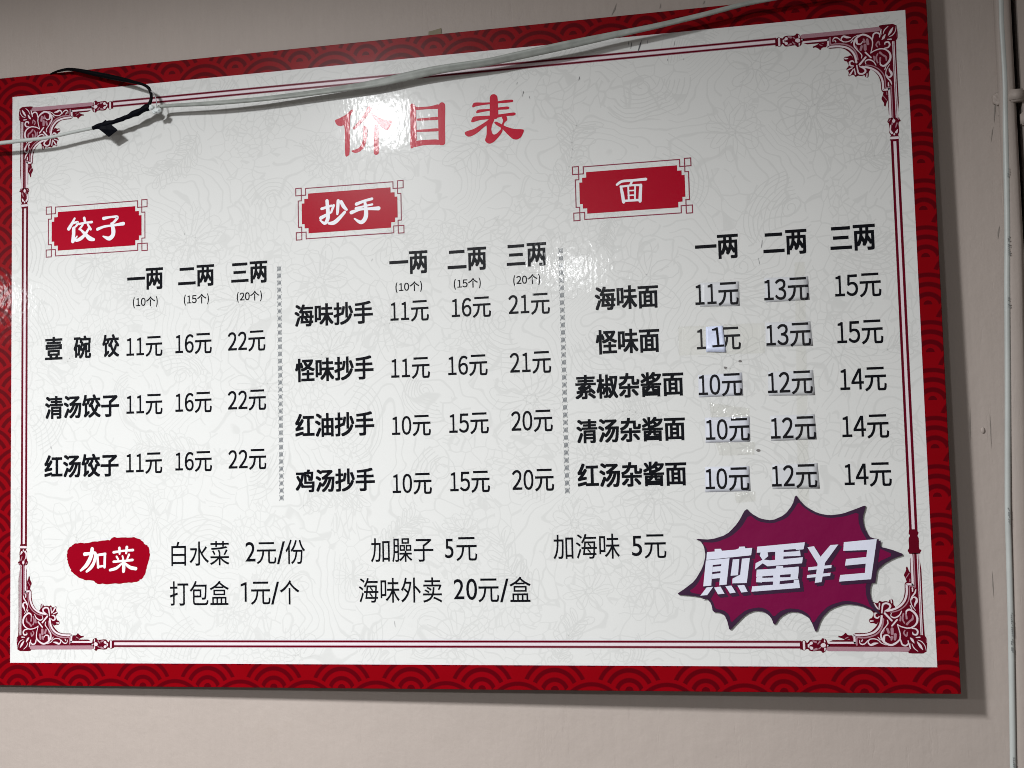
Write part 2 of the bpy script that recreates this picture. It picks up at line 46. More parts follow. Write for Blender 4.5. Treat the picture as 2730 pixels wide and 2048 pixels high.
OL=[[[20.7,120.4,1.89],[20.8,89.3,1.92],[21.6,88.6,1.92],[26.4,88.6,1.92],[27.2,87.4,1.92],[27.4,79.5,1.89],[29.3,72.7,1.92],[33.2,67.0,1.89],[38.9,63.0,1.89],[44.0,61.1,1.89],[49.0,60.1,1.89]],[[12.9,121.1,0.83],[13.2,34.3,0.83]],[[14.6,121.0,0.83],[14.6,34.3,0.83]],[[55.0,54.5,1.89],[56.0,47.8,1.89],[58.5,42.2,1.89],[63.6,37.1,1.89],[70.5,34.6,1.89],[76.8,33.8,1.86],[84.2,33.6,1.86],[84.9,32.9,1.89],[84.9,25.9,1.89],[85.9,25.5,1.86],[112.4,25.5,1.86]],[[21.3,84.4,1.41],[21.3,81.1,1.02]],[[17.8,83.0,0.77],[19.1,79.0,1.41],[22.3,75.0,1.02],[23.7,71.0,0.83],[22.7,65.9,0.76],[19.2,60.3,0.5]],[[22.6,71.6,0.51],[21.7,74.0,1.01],[19.4,74.6,1.41],[17.5,72.8,1.66],[17.7,69.9,2.18],[19.3,67.1,1.54],[19.8,64.3,0.51]],[[29.1,56.9,0.63],[28.7,59.7,1.41],[25.2,61.3,1.79],[20.5,58.0,1.89],[17.8,52.9,1.92],[18.3,47.3,1.64],[21.8,43.3,1.28],[27.5,41.3,1.15],[34.5,42.8,1.01],[38.9,45.3,0.77]],[[23.7,41.1,0.9],[19.9,40.5,1.28],[17.9,37.7,1.51],[19.3,34.3,1.51],[22.8,34.9,1.26],[23.1,37.1,0.63]],[[38.9,45.3,0.77],[37.4,39.9,0.88],[36.4,34.3,1.02],[37.2,29.2,1.26],[41.2,25.3,1.76],[46.6,23.1,1.76],[52.3,25.3,1.89],[56.0,29.8,1.76],[56.5,34.9,1.39],[54.1,39.4,1.01],[51.0,43.3,0.88],[48.7,46.7,1.02],[49.2,50.0,0.76]],[[38.9,50.4,1.39],[44.6,43.9,1.41]],[[44.6,49.5,1.64],[51.6,57.4,1.76]],[[33.8,59.7,0.77],[36.4,55.2,1.13],[41.4,52.6,1.28],[45.2,54.3,0.9],[44.6,57.4,0.63]],[[51.5,59.6,0.9],[46.8,62.5,1.51],[45.5,65.8,1.76],[48.7,68.2,1.64],[52.8,67.2,1.64],[54.1,62.4,1.26],[54.7,57.9,1.13]],[[56.6,68.0,1.26],[57.5,61.3,0.76]],[[62.6,68.0,1.64],[58.8,62.4,1.13]],[[64.8,62.4,1.13],[59.8,60.2,1.01]],[[57.6,54.0,0.88],[59.5,52.3,1.39],[62.3,53.7,1.51],[61.8,57.3,1.51],[58.2,58.4,1.01]],[[67.0,48.9,1.64],[64.2,49.2,0.88]],[[44.4,72.1,1.15],[43.9,68.7,0.9]],[[53.5,27.0,1.26],[53.8,29.8,2.14],[52.9,33.2,1.64],[49.1,33.7,1.01],[47.2,31.2,0.63]],[[28.5,27.8,0.9],[28.3,24.7,1.28],[31.1,22.5,1.39],[34.6,23.6,1.39],[36.1,28.1,1.15],[36.4,30.4,0.64]],[[60.1,25.2,0.63],[64.2,24.5,2.14],[68.0,23.1,1.64],[70.5,25.9,1.13],[68.9,29.0,1.01],[64.2,29.8,0.88],[59.8,28.4,0.88],[56.7,25.3,0.76],[51.6,23.1,0.5]],[[71.1,27.8,0.76],[73.7,24.8,0.99],[76.8,23.7,1.26],[79.3,25.2,0.88],[79.5,28.1,0.62]],[[76.5,28.7,0.99],[77.4,27.0,1.01]],[[57.6,28.7,0.88],[59.9,31.5,0.76]],[[23.0,62.0,0.64],[24.4,65.4,1.01]],[[13.6,18.2,0.64],[16.2,22.5,2.27],[19.0,26.7,0.64]],[[22.2,25.3,0.63],[24.1,28.7,2.14],[26.0,30.9,0.76]],[[26.3,19.1,0.64],[27.1,22.5,1.39],[26.6,25.3,0.38]],[[16.1,31.5,1.28],[19.9,31.2,0.77]],[[10.1,17.4,0.51],[11.1,22.4,0.63],[14.2,26.7,0.77],[18.0,28.4,0.51]],[[18.7,16.3,0.51],[22.8,20.2,0.9],[24.4,24.2,0.51]]]
OM=[[[18.3,121.0,1.15],[18.4,86.9,1.15],[19.7,86.2,1.15],[24.2,86.2,1.13],[24.7,77.8,1.15],[26.1,71.0,1.15],[30.6,64.8,1.15],[36.3,60.8,1.15],[41.4,59.1,1.15],[45.2,58.6,1.15]],[[53.3,51.2,1.64],[54.6,44.4,1.64],[57.8,38.2,1.64],[63.0,34.0,1.61],[70.5,31.5,1.64],[76.8,30.9,1.61],[82.1,30.8,1.64],[82.6,23.1,1.61]],[[29.5,18.5,4.99],[113.0,18.7,4.84]],[[22.4,55.2,1.26],[22.7,51.2,2.18],[26.2,48.4,1.92],[28.8,45.6,2.52]],[[29.4,56.9,1.51],[28.8,51.8,2.14]],[[31.9,56.9,1.66],[33.2,51.2,1.89],[31.3,46.7,1.28]],[[35.1,54.0,1.39],[35.7,49.5,1.92]],[[41.5,34.3,3.15],[42.1,29.2,2.56]],[[44.6,40.5,3.2],[44.7,35.4,3.15]],[[49.7,40.5,2.52],[48.4,36.5,2.56]],[[45.3,31.5,3.15],[45.9,28.7,1.92]],[[52.9,39.4,1.01],[54.8,35.4,1.01]],[[31.3,38.8,1.28],[32.6,36.0,1.54],[29.8,32.6,1.51],[28.8,36.6,1.28]],[[24.1,100.5,0.77],[27.6,95.4,0.77]],[[23.5,94.3,0.9],[23.6,91.4,0.77]],[[91.8,31.5,0.99],[94.6,30.1,0.99]],[[9.4,29.8,0.64],[9.4,25.8,0.64]]]
HB=[[[110.9,22.6],[113.7,24.1],[114.6,28.8],[119.3,30.8],[121.0,28.1],[125.5,28.3],[129.6,28.8],[133.0,28.6],[134.9,26.1],[136.0,25.1],[137.4,27.6],[139.4,28.5],[141.6,27.1],[142.4,27.3],[143.8,27.5],[143.8,18.1],[142.4,18.1],[141.3,17.6],[139.3,16.8],[137.7,18.1],[135.2,18.8],[133.8,16.8],[131.0,16.0],[127.7,16.3],[121.5,16.8],[119.3,14.1],[116.0,16.3],[114.8,19.3],[112.3,21.1]]]
HL=[[[118.2,22.8,4.2],[119.3,22.6,3.64]],[[131.3,25.1,2.8],[132.4,24.1,1.96]],[[131.3,19.6,3.08],[132.4,20.3,1.96]],[[134.3,23.1,1.68],[134.5,21.1,1.4]],[[139.3,26.6,1.96],[139.3,18.8,1.96]],[[116.8,19.3,1.4],[117.1,16.8,0.84]],[[116.8,26.6,1.4],[117.1,28.6,0.84]],[[113.7,22.6,1.12],[114.3,21.6,0.56]]]
HM=[[[122.1,26.6,1.68],[124.3,24.1,1.12]],[[126.3,26.1,2.24],[129.3,27.3,1.68]],[[126.0,18.6,2.52],[128.8,17.6,1.68]],[[121.5,20.3,1.12],[123.5,18.8,1.12]]]
VB=[[[11.2,121.5],[11.4,122.7],[9.6,125.8],[12.5,126.6],[12.0,138.0],[13.1,140.3],[13.3,141.7],[11.9,144.3],[13.1,146.3],[13.1,148.3],[22.0,148.2],[22.3,145.3],[22.7,143.6],[21.1,141.3],[22.7,139.0],[23.0,136.7],[22.7,127.7],[24.7,125.4],[22.9,122.0],[22.6,121.4]]]
VL=[[[13.7,144.3,2.43],[21.1,144.2,2.43]],[[15.3,138.0,2.18],[13.9,135.2,0.9]],[[20.1,138.5,2.18],[21.7,135.6,1.66],[21.1,129.9,1.28]],[[17.5,127.1,0.64],[17.5,124.9,2.82],[17.5,122.6,0.64]],[[17.6,140.5,1.54],[17.6,139.1,0.9]]]
VM=[[[14.1,127.8,1.54],[15.7,132.3,1.02]],[[19.5,128.8,1.54],[18.9,125.4,0.77]],[[11.9,123.8,0.9],[14.1,120.9,0.9]],[[22.7,124.8,1.02],[20.8,122.6,0.77]]]
CABR=[[-341.2,-22.0,325.3,4.2],[-335.8,-20.0,327.4,4.4],[-271.9,-20.0,325.3,6.0],[-211.9,-18.0,325.4,7.1],[-153.1,-15.0,327.7,8.1],[-94.2,-14.0,330.7,9.2],[-55.2,-14.0,333.4,10.3],[-16.3,-15.0,337.9,10.6],[22.8,-18.0,341.2,10.1],[79.7,-20.0,343.8,9.3],[119.3,-21.0,347.9,9.9],[174.9,-24.0,353.5,9.8],[228.8,-22.0,360.6,8.2],[282.2,-22.0,366.7,6.9],[334.9,-22.0,374.2,6.6],[378.3,-22.0,381.3,6.0],[404.1,-22.0,383.9,5.4],[434.7,-22.0,386.0,5.0],[488.5,-20.0,388.9,5.1]]
CABL=[[-647.6,-18.0,298.0,5.7],[-598.5,-22.0,297.7,5.6],[-562.1,-25.0,297.3,5.3],[-527.5,-26.0,297.7,5.0],[-493.8,-26.0,298.5,4.5],[-461.0,-25.0,302.7,4.3],[-430.6,-24.0,306.2,4.1]]
BLK1=[[-431.7,-24.0,306.3,4.9],[-422.9,-24.0,308.4,6.0],[-413.0,-24.0,310.7,7.4],[-403.2,-24.0,311.4,5.1],[-395.5,-24.0,313.4,5.8],[-389.0,-24.0,315.2,6.5],[-380.2,-24.0,317.5,6.1],[-373.7,-24.0,320.3,8.9],[-363.9,-24.0,323.7,8.4],[-357.4,-24.0,325.7,9.4],[-352.0,-24.0,326.7,6.3]]
BLK2=[[-356.3,-24.0,326.1,5.2],[-352.5,-24.0,332.3,4.4],[-350.7,-24.0,338.7,4.0],[-351.9,-24.0,345.9,4.0],[-355.2,-24.0,351.8,4.0],[-363.3,-23.0,356.9,3.6],[-375.7,-20.0,361.4,4.2],[-388.3,-17.0,366.0,5.3],[-412.0,-14.0,373.5,6.5],[-435.3,-12.0,380.4,6.1],[-458.2,-11.0,387.2,4.8],[-475.1,-9.0,390.9,4.0],[-488.2,-8.0,390.4,3.3],[-499.8,-2.0,390.9,2.7],[-512.0,3.0,389.2,2.2]]
WIRE=[[-350.3,-26.0,346.2,1.0],[-346.0,-26.0,341.8,1.2],[-343.4,-26.0,335.5,1.2],[-342.5,-26.0,329.3,1.1],[-342.9,-26.0,320.3,1.1]]
LUMP=[[-351.5,-24.0,326.1,8.4],[-342.3,-24.0,321.3,8.9],[-346.1,-24.0,320.1,6.3]]
FLAP=[[-429.0,-24.0,304.4],[-413.0,-25.0,315.0],[-396.6,-24.0,300.7],[-410.0,-22.0,293.4],[-421.8,-26.0,303.6]]
VC=[[666.4,24.7,426.1,7.1],[666.5,25.3,374.2,7.0],[665.8,25.7,347.1,7.0],[666.0,26.0,319.7,6.9],[666.1,26.4,283.5,6.9],[664.9,26.8,247.7,6.8],[663.9,27.2,211.7,6.8],[662.3,27.8,158.1,6.8],[660.3,28.4,105.0,6.7],[657.2,29.1,47.5,6.7],[652.5,30.2,-58.0,6.6],[646.0,31.7,-191.5,6.6],[644.6,32.4,-246.9,6.6],[642.8,33.2,-320.8,6.7],[640.4,34.0,-393.9,6.7],[637.6,34.9,-474.1,6.8],[635.2,35.7,-538.2,6.8]]
PC=[[672.3,26.8,426.3,5.7],[671.8,27.4,374.4,5.6],[670.8,28.0,329.2,5.6],[670.8,28.4,297.0,5.5],[671.3,28.7,266.9,5.5],[668.2,29.3,211.7,5.5],[667.2,29.7,176.0,5.4],[667.1,30.2,140.4,5.4],[666.9,30.6,104.9,5.4],[664.6,31.4,34.4,5.4],[661.6,32.4,-58.2,5.3],[655.0,33.9,-191.7,5.3],[649.8,35.3,-321.1,5.4],[643.7,37.1,-474.4,5.4],[641.3,37.8,-538.6,5.5]]
PRINT=[[663.7,23.7,176.6,10.8],[660.4,24.6,94.6,22.3],[657.3,25.3,31.5,12.4],[645.7,27.9,-204.2,19.4],[643.0,29.2,-322.0,26.6],[641.8,29.5,-346.3,17.8],[637.6,30.9,-471.3,18.0]]
CLIP=[[668.0,25.7,264.2,0.5],[680.6,26.0,261.9,0.5],[657.8,27.5,262.6,4.6],[682.1,26.3,236.2,0.5]]
MARKS=[[[225.7,20.7,399.8],[232.5,20.7,414.7],2.0],[[283.1,21.8,402.0],[285.1,21.8,409.6],1.2],[[334.4,22.9,403.0],[336.3,22.8,407.3],1.5],[[612.1,34.2,-80.4],[610.5,34.7,-122.2],0.8],[[633.1,34.7,-89.5],[632.3,35.2,-131.2],0.8],[[626.7,36.7,-263.4],[627.1,37.1,-296.2],1],[[657.3,30.9,268.8],[652.9,31.2,234.9],1.5],[[652.0,31.2,232.8],[648.7,31.4,213.8],0.8],[[653.3,32.6,119.8],[650.5,32.8,103.0],1.5],[[665.5,31.3,246.7],[657.3,31.2,243.1],2]]
SCR=[[[263.4,359.6],[258.0,344.0],1.6],[[251.7,358.3],[250.1,349.9],0.9],[[247.6,359.3],[247.8,354.1],0.5],[[301.9,354.3],[301.4,348.9],0.5],[[188.9,323.0],[187.3,317.6],0.8],[[113.2,322.6],[112.4,319.8],0.6],[[270.5,358.9],[270.0,353.8],0.5],[[292.9,334.2],[292.8,331.2],0.5],[[311.5,332.5],[311.6,330.6],0.5],[[120.3,310.8],[120.3,308.2],0.5],[[392.8,113.9],[391.6,104.5],0.6],[[387.8,93.5],[388.8,86.2],0.4],[[-503.9,-92.9],[-503.4,-96.3],0.9],[[-71.9,121.1],[-72.9,117.9],0.5],[[120.5,311.2],[119.0,304.5],0.6],[[127.2,304.7],[128.0,301.0],0.5],[[-52.0,-313.7],[-51.2,-320.7],0.5],[[-319.0,169.2],[-318.5,166.3],0.5]]
SPOT=[[379.4,-124.7,2.6],[362.8,-23.1,2.4],[346.1,-29.6,2.2]]
SCRAPS=[[[[-0.4,16.1,397.4],[0.1,16.1,401.6],[3.5,16.1,401.7],[8.3,16.2,402.7],[15.9,16.4,404.3],[16.6,16.5,395.4],[3.3,16.2,394.7]],"small yellowed tape scrap stuck on wall above the red border"],[[[-257.7,11.0,393.6],[-250.5,11.1,401.7],[-245.0,11.2,401.7],[-244.6,11.3,393.4],[-255.8,11.1,390.6]],"clear torn tape corner stuck on wall over the board top edge"]]
NAIL=[624.2,34.3,-108.9,6.2]


# ---------------- materials ----------------
class NT:
    def __init__(s, name):
        s.m = bpy.data.materials.new(name); s.m.use_nodes = True; s.t = s.m.node_tree
        s.b = s.t.nodes['Principled BSDF']
    def n(s, typ, **kw):
        nd = s.t.nodes.new(typ)
        for k, v in kw.items():
            if k.startswith('i_'): nd.inputs[k[2:].replace('_', ' ')].default_value = v
            else: setattr(nd, k, v)
        return nd
    def l(s, a, b): s.t.links.new(a, b)
    def math(s, op, a, b=0.0, c=0.0):
        nd = s.t.nodes.new('ShaderNodeMath'); nd.operation = op
        for i, v in enumerate((a, b, c)):
            if isinstance(v, (int, float)): nd.inputs[i].default_value = v
            else: s.l(v, nd.inputs[i])
        return nd.outputs[0]
    def pos(s):
        return s.n('ShaderNodeNewGeometry').outputs['Position']
    def mix(s, f, a, b):
        nd = s.t.nodes.new('ShaderNodeMix'); nd.data_type = 'RGBA'
        if isinstance(f, (int, float)): nd.inputs[0].default_value = f
        else: s.l(f, nd.inputs[0])
        for i, v in ((6, a), (7, b)):
            if isinstance(v, tuple): nd.inputs[i].default_value = v + (1,) if len(v) == 3 else v
            else: s.l(v, nd.inputs[i])
        return nd.outputs[2]

def laminate(s, spec=.05, rough=.27, coat=.042, bump=1.0):
    """the rippled clear film over every printed colour"""
    b = s.b
    b.inputs['Roughness'].default_value = rough
    b.inputs['Specular IOR Level'].default_value = spec
    b.inputs['Coat Weight'].default_value = coat
    b.inputs['Coat Roughness'].default_value = .06
    p = s.pos()
    sm = s.n('ShaderNodeMapping'); s.l(p, sm.inputs[0]); sm.inputs['Rotation'].default_value = (0, .5, 0); sm.inputs['Scale'].default_value = (1, 1, 4)
    sn = s.n('ShaderNodeTexNoise', i_Scale=5.0, i_Detail=6.0, i_Roughness=.7); s.l(sm.outputs[0], sn.inputs['Vector'])
    rr = s.n('ShaderNodeMapRange'); s.l(sn.outputs[0], rr.inputs[0]); rr.inputs[1].default_value = .35; rr.inputs[2].default_value = .7; rr.inputs[3].default_value = .045; rr.inputs[4].default_value = .10; s.l(rr.outputs[0], b.inputs['Coat Roughness'])
    mp = s.n('ShaderNodeMapping'); s.l(p, mp.inputs[0]); mp.inputs['Scale'].default_value = (1.5, 1, .75)
    n1 = s.n('ShaderNodeTexNoise', i_Scale=130.0, i_Detail=1.0, i_Roughness=.5); s.l(mp.outputs[0], n1.inputs['Vector'])
    n2 = s.n('ShaderNodeTexNoise', i_Scale=9.0, i_Detail=2.0); s.l(p, n2.inputs['Vector'])
    h = s.math('ADD', s.math('MULTIPLY', n1.outputs[0], .00010), s.math('MULTIPLY', n2.outputs[0], .00030))
    bp = s.n('ShaderNodeBump', i_Strength=1.0, i_Distance=bump); s.l(h, bp.inputs['Height'])
    s.l(bp.outputs[0], b.inputs['Coat Normal'])
    n3 = s.n('ShaderNodeTexNoise', i_Scale=1400.0, i_Detail=2.0); s.l(p, n3.inputs['Vector'])
    b2 = s.n('ShaderNodeBump', i_Strength=.12, i_Distance=.0004); s.l(n3.outputs[0], b2.inputs['Height'])
    s.l(b2.outputs[0], b.inputs['Normal'])

def printed(name, col, var=.05, **kw):
    s = NT(name); laminate(s, **kw)
    nz = s.n('ShaderNodeTexNoise', i_Scale=700.0, i_Detail=3.0); s.l(s.pos(), nz.inputs['Vector'])
    nb = s.n('ShaderNodeTexNoise', i_Scale=3.0, i_Detail=3.0); s.l(s.pos(), nb.inputs['Vector'])
    f = s.math('ADD', s.math('MULTIPLY', nz.outputs[0], .6), s.math('MULTIPLY', nb.outputs[0], .4))
    f = s.math('MULTIPLY_ADD', f, 2.0, -.5)
    lo = tuple(c * (1 - var) for c in col); hi = tuple(min(1, c * (1 + var)) for c in col)
    s.l(s.mix(f, lo, hi), s.b.inputs['Base Color'])
    return s.m

def wave_red():
    """overlapping ring scales printed in dark red on red"""
    s = NT('red_wave_print'); laminate(s)
    sep = s.n('ShaderNodeSeparateXYZ'); s.l(s.pos(), sep.inputs[0])
    U, V = sep.outputs[0], sep.outputs[2]
    ST, PER, R = .02643, .0861, .0425
    q = s.math('DIVIDE', s.math('SUBTRACT', V, -.3925), ST)
    j = s.math('FLOOR', q); fr = s.math('SUBTRACT', q, j)
    def ring(m):
        row = s.math('SUBTRACT', j, float(m))
        par = s.math('MULTIPLY', s.math('FRACT', s.math('ADD', s.math('MULTIPLY', row, .5), 100.0)), PER)  # 0 or PER/2
        x = s.math('SUBTRACT', s.math('ADD', U, .3776 + 50 * PER), par)
        k = s.math('DIVIDE', x, PER)
        dx = s.math('MULTIPLY', s.math('SUBTRACT', k, s.math('ROUND', k)), PER)
        dy = s.math('MULTIPLY', s.math('ADD', fr, float(m)), ST)
        d0 = s.math('SQRT', s.math('ADD', s.math('MULTIPLY', dx, dx), s.math('MULTIPLY', dy, dy)))
        dc = s.math('ADD', dy, .003)
        d = s.math('SQRT', s.math('ADD', s.math('MULTIPLY', dx, dx), s.math('MULTIPLY', dc, dc)))
        def band(c, hw):
            nd = s.n('ShaderNodeMapRange', interpolation_type='SMOOTHSTEP')
            s.l(s.math('ABSOLUTE', s.math('SUBTRACT', d, c)), nd.inputs[0])
            nd.inputs[1].default_value = hw - .0008; nd.inputs[2].default_value = hw + .0008
            nd.inputs[3].default_value = 1; nd.inputs[4].default_value = 0
            return nd.outputs[0]
        v = s.math('MAXIMUM', band(.0146, .0026), s.math('MAXIMUM', band(.0257, .0026), band(.0362, .0024)))
        dot = s.math('MULTIPLY', s.math('LESS_THAN', d0, .0047), s.math('GREATER_THAN', dy, .0))
        v = s.math('MAXIMUM', v, dot)
        return v, s.math('LESS_THAN', d, R)
    v1, c1 = ring(1); v0, c0 = ring(0); vm, cm = ring(-1)
    r = s.math('ADD', s.math('MULTIPLY', c0, v0), s.math('MULTIPLY', s.math('SUBTRACT', 1.0, c0), s.math('MULTIPLY', vm, cm)))
    r = s.math('ADD', s.math('MULTIPLY', c1, v1), s.math('MULTIPLY', s.math('SUBTRACT', 1.0, c1), r))
    nz = s.n('ShaderNodeTexNoise', i_Scale=12.0, i_Detail=6.0); s.l(s.pos(), nz.inputs['Vector'])
    red = s.mix(nz.outputs[0], (.18, .0003, .0020), (.225, .0006, .005))
    s.l(s.mix(r, red, (.088, .0003, .003)), s.b.inputs['Base Color'])
    return s.m

def plain(name, col, rough=.6, spec=.3, bump=0, bscale=200, var=0.0, vscale=20, **kw):
    s = NT(name); b = s.b
    b.inputs['Roughness'].default_value = rough; b.inputs['Specular IOR Level'].default_value = spec
    tc = s.n('ShaderNodeTexCoord').outputs['Object']
    nz = s.n('ShaderNodeTexNoise', i_Scale=float(vscale), i_Detail=5.0); s.l(tc, nz.inputs['Vector'])
    lo = tuple(c * (1 - var) for c in col); hi = tuple(min(1, c * (1 + var)) for c in col)
    s.l(s.mix(nz.outputs[0], lo, hi), b.inputs['Base Color'])
    if bump:
        n2 = s.n('ShaderNodeTexNoise', i_Scale=float(bscale), i_Detail=4.0); s.l(tc, n2.inputs['Vector'])
        bp = s.n('ShaderNodeBump', i_Strength=1.0, i_Distance=bump); s.l(n2.outputs[0], bp.inputs['Height']); s.l(bp.outputs[0], b.inputs['Normal'])
    for k, v in kw.items(): b.inputs[k.replace('_', ' ')].default_value = v
    return s.m

def wall_mat(name, col):
    s = NT(name); b = s.b; b.inputs['Roughness'].default_value = .55; b.inputs['Specular IOR Level'].default_value = .25
    p = s.pos()
    big = s.n('ShaderNodeTexNoise', i_Scale=2.2, i_Detail=4.0); s.l(p, big.inputs['Vector'])
    mpv = s.n('ShaderNodeMapping'); s.l(p, mpv.inputs[0]); mpv.inputs['Scale'].default_value = (1, 1, .12)
    st = s.n('ShaderNodeTexNoise', i_Scale=170.0, i_Detail=4.0, i_Roughness=.6); s.l(mpv.outputs[0], st.inputs['Vector'])
    fine = s.n('ShaderNodeTexNoise', i_Scale=900.0, i_Detail=3.0); s.l(p, fine.inputs['Vector'])
    f = s.math('ADD', s.math('MULTIPLY', big.outputs[0], .5), s.math('ADD', s.math('MULTIPLY', st.outputs[0], .25), s.math('MULTIPLY', fine.outputs[0], .25)))
    f = s.math('MULTIPLY_ADD', f, 2.4, -.7)
    base = s.mix(f, tuple(c * .93 for c in col), tuple(c * 1.07 for c in col))
    stain = s.n('ShaderNodeTexNoise', i_Scale=7.0, i_Detail=7.0, i_Roughness=.75); s.l(p, stain.inputs['Vector'])
    sm = s.n('ShaderNodeMapRange'); s.l(stain.outputs[0], sm.inputs[0]); sm.inputs[1].default_value = .60; sm.inputs[2].default_value = .78; sm.inputs[4].default_value = .35
    base = s.mix(sm.outputs[0], base, (col[0] * .82, col[1] * .77, col[2] * .70))
    s.l(base, b.inputs['Base Color'])
    lump = s.n('ShaderNodeTexNoise', i_Scale=14.0, i_Detail=5.0, i_Roughness=.6); s.l(p, lump.inputs['Vector'])
    pit = s.n('ShaderNodeTexVoronoi', feature='F1', i_Scale=38.0); s.l(p, pit.inputs['Vector'])
    pm = s.n('ShaderNodeMapRange'); s.l(pit.outputs['Distance'], pm.inputs[0]); pm.inputs[1].default_value = .02; pm.inputs[2].default_value = .12
    # vertical drag marks left by the plasterer's knife
    mv2 = s.n('ShaderNodeMapping'); s.l(p, mv2.inputs[0]); mv2.inputs['Scale'].default_value = (1, 1, .16)
    vs = s.n('ShaderNodeTexNoise', i_Scale=90.0, i_Detail=5.0, i_Roughness=.7); s.l(mv2.outputs[0], vs.inputs['Vector'])
    vm = s.n('ShaderNodeMapRange'); s.l(vs.outputs[0], vm.inputs[0]); vm.inputs[1].default_value = .30; vm.inputs[2].default_value = .42
    h = s.math('ADD', s.math('MULTIPLY', lump.outputs[0], .0022), s.math('ADD', s.math('MULTIPLY', pm.outputs[0], .00012), s.math('ADD', s.math('MULTIPLY', st.outputs[0], .00022), s.math('ADD', s.math('MULTIPLY', vm.outputs[0], .00016), s.math('MULTIPLY', fine.outputs[0], .00008)))))
    bp = s.n('ShaderNodeBump', i_Strength=.9, i_Distance=1.0); s.l(h, bp.inputs['Height']); s.l(bp.outputs[0], b.inputs['Normal'])
    return s.m

def clear_tape(name, fac, bump, rough):
    """mostly see-through film with its own sharp sheen"""
    s = NT(name); out = s.t.nodes['Material Output']; s.t.nodes.remove(s.b); s.b = None
    tr = s.n('ShaderNodeBsdfTransparent'); tr.inputs[0].default_value = (.993, .992, .985, 1)
    gl = s.n('ShaderNodeBsdfGlossy'); gl.inputs['Roughness'].default_value = rough
    n2 = s.n('ShaderNodeTexNoise', i_Scale=70.0, i_Detail=1.0); s.l(s.pos(), n2.inputs['Vector'])
    bp = s.n('ShaderNodeBump', i_Strength=1.0, i_Distance=bump); s.l(n2.outputs[0], bp.inputs['Height']); s.l(bp.outputs[0], gl.inputs['Normal'])
    mx = s.n('ShaderNodeMixShader'); mx.inputs[0].default_value = fac
    s.l(tr.outputs[0], mx.inputs[1]); s.l(gl.outputs[0], mx.inputs[2]); s.l(mx.outputs[0], out.inputs['Surface'])
    return s.m

def field_print():
    s = NT('printed_cream_field'); laminate(s); p = s.pos()
    w1 = s.n('ShaderNodeTexNoise', i_Scale=9.0, i_Detail=1.5); s.l(p, w1.inputs['Vector'])
    w2 = s.n('ShaderNodeTexNoise', i_Scale=45.0, i_Detail=1.0); s.l(p, w2.inputs['Vector'])
    def warp(nd, amt, base):
        a = s.n('ShaderNodeVectorMath', operation='SUBTRACT'); s.l(nd.outputs[1], a.inputs[0]); a.inputs[1].default_value = (.5, .5, .5)
        m = s.n('ShaderNodeVectorMath', operation='SCALE'); s.l(a.outputs[0], m.inputs[0]); m.inputs['Scale'].default_value = amt
        d = s.n('ShaderNodeVectorMath', operation='ADD'); s.l(base, d.inputs[0]); s.l(m.outputs[0], d.inputs[1]); return d.outputs[0]
    q = warp(w2, .010, warp(w1, .09, p))
    flat = s.n('ShaderNodeVectorMath', operation='MULTIPLY'); s.l(q, flat.inputs[0]); flat.inputs[1].default_value = (1, 0, 1)
    def line(v, w):
        mr = s.n('ShaderNodeMapRange', interpolation_type='SMOOTHSTEP'); s.l(v, mr.inputs[0])
        mr.inputs[1].default_value = w * .35; mr.inputs[2].default_value = w; mr.inputs[3].default_value = 1; mr.inputs[4].default_value = 0
        return mr.outputs[0]
    leaf = s.n('ShaderNodeTexVoronoi', feature='DISTANCE_TO_EDGE', i_Scale=46.0); s.l(flat.outputs[0], leaf.inputs['Vector'])
    cell = s.n('ShaderNodeTexVoronoi', feature='DISTANCE_TO_EDGE', i_Scale=105.0); s.l(flat.outputs[0], cell.inputs['Vector'])
    iso = s.n('ShaderNodeTexNoise', i_Scale=7.0, i_Detail=.6); s.l(q, iso.inputs['Vector'])
    fr = s.math('ABSOLUTE', s.math('SUBTRACT', s.math('FRACT', s.math('MULTIPLY', iso.outputs[0], 30.0)), .5))
    reg = s.n('ShaderNodeTexNoise', i_Scale=11.0, i_Detail=.5); s.l(p, reg.inputs['Vector'])
    r1 = s.math('GREATER_THAN', reg.outputs[0], .54); r2 = s.math('LESS_THAN', reg.outputs[0], .43)
    r0 = s.math('SUBTRACT', 1.0, s.math('ADD', r1, r2))
    v = s.math('ADD', s.math('MULTIPLY', r0, line(leaf.outputs['Distance'], .047)), s.math('ADD', s.math('MULTIPLY', r1, line(fr, .125)), s.math('MULTIPLY', r2, line(cell.outputs['Distance'], .10))))
    nb = s.n('ShaderNodeTexNoise', i_Scale=4.0, i_Detail=5.0); s.l(p, nb.inputs['Vector'])
    nf = s.n('ShaderNodeTexNoise', i_Scale=700.0, i_Detail=3.0); s.l(p, nf.inputs['Vector'])
    f = s.math('MULTIPLY_ADD', s.math('ADD', s.math('MULTIPLY', nf.outputs[0], .5), s.math('MULTIPLY', nb.outputs[0], .5)), 2.0, -.5)
    base = s.mix(f, tuple(c * .965 for c in (.61, .612, .60)), tuple(c * 1.035 for c in (.61, .612, .60)))
    s.l(s.mix(s.math('MULTIPLY', v, .85), base, (.552, .555, .543)), s.b.inputs['Base Color'])
    return s.m
M_field = field_print()
M_red = wave_red()
M_ink = printed('printed_black_ink', (.0045, .005, .007), .2)
M_mark = printed('printed_grey_watermark', (.552, .555, .543), .03)
M_dark = printed('printed_maroon_ink', (.10, .002, .010), .2)
M_mid = printed('printed_rose_ink', (.35, .19, .23), .15)
M_light = printed('printed_pale_pink_ink', (.64, .56, .595), .08)
M_title = printed('printed_crimson_ink', (.42, .0012, .022), .08)
M_tag = printed('printed_tag_red', (.33, .0006, .014), .06)
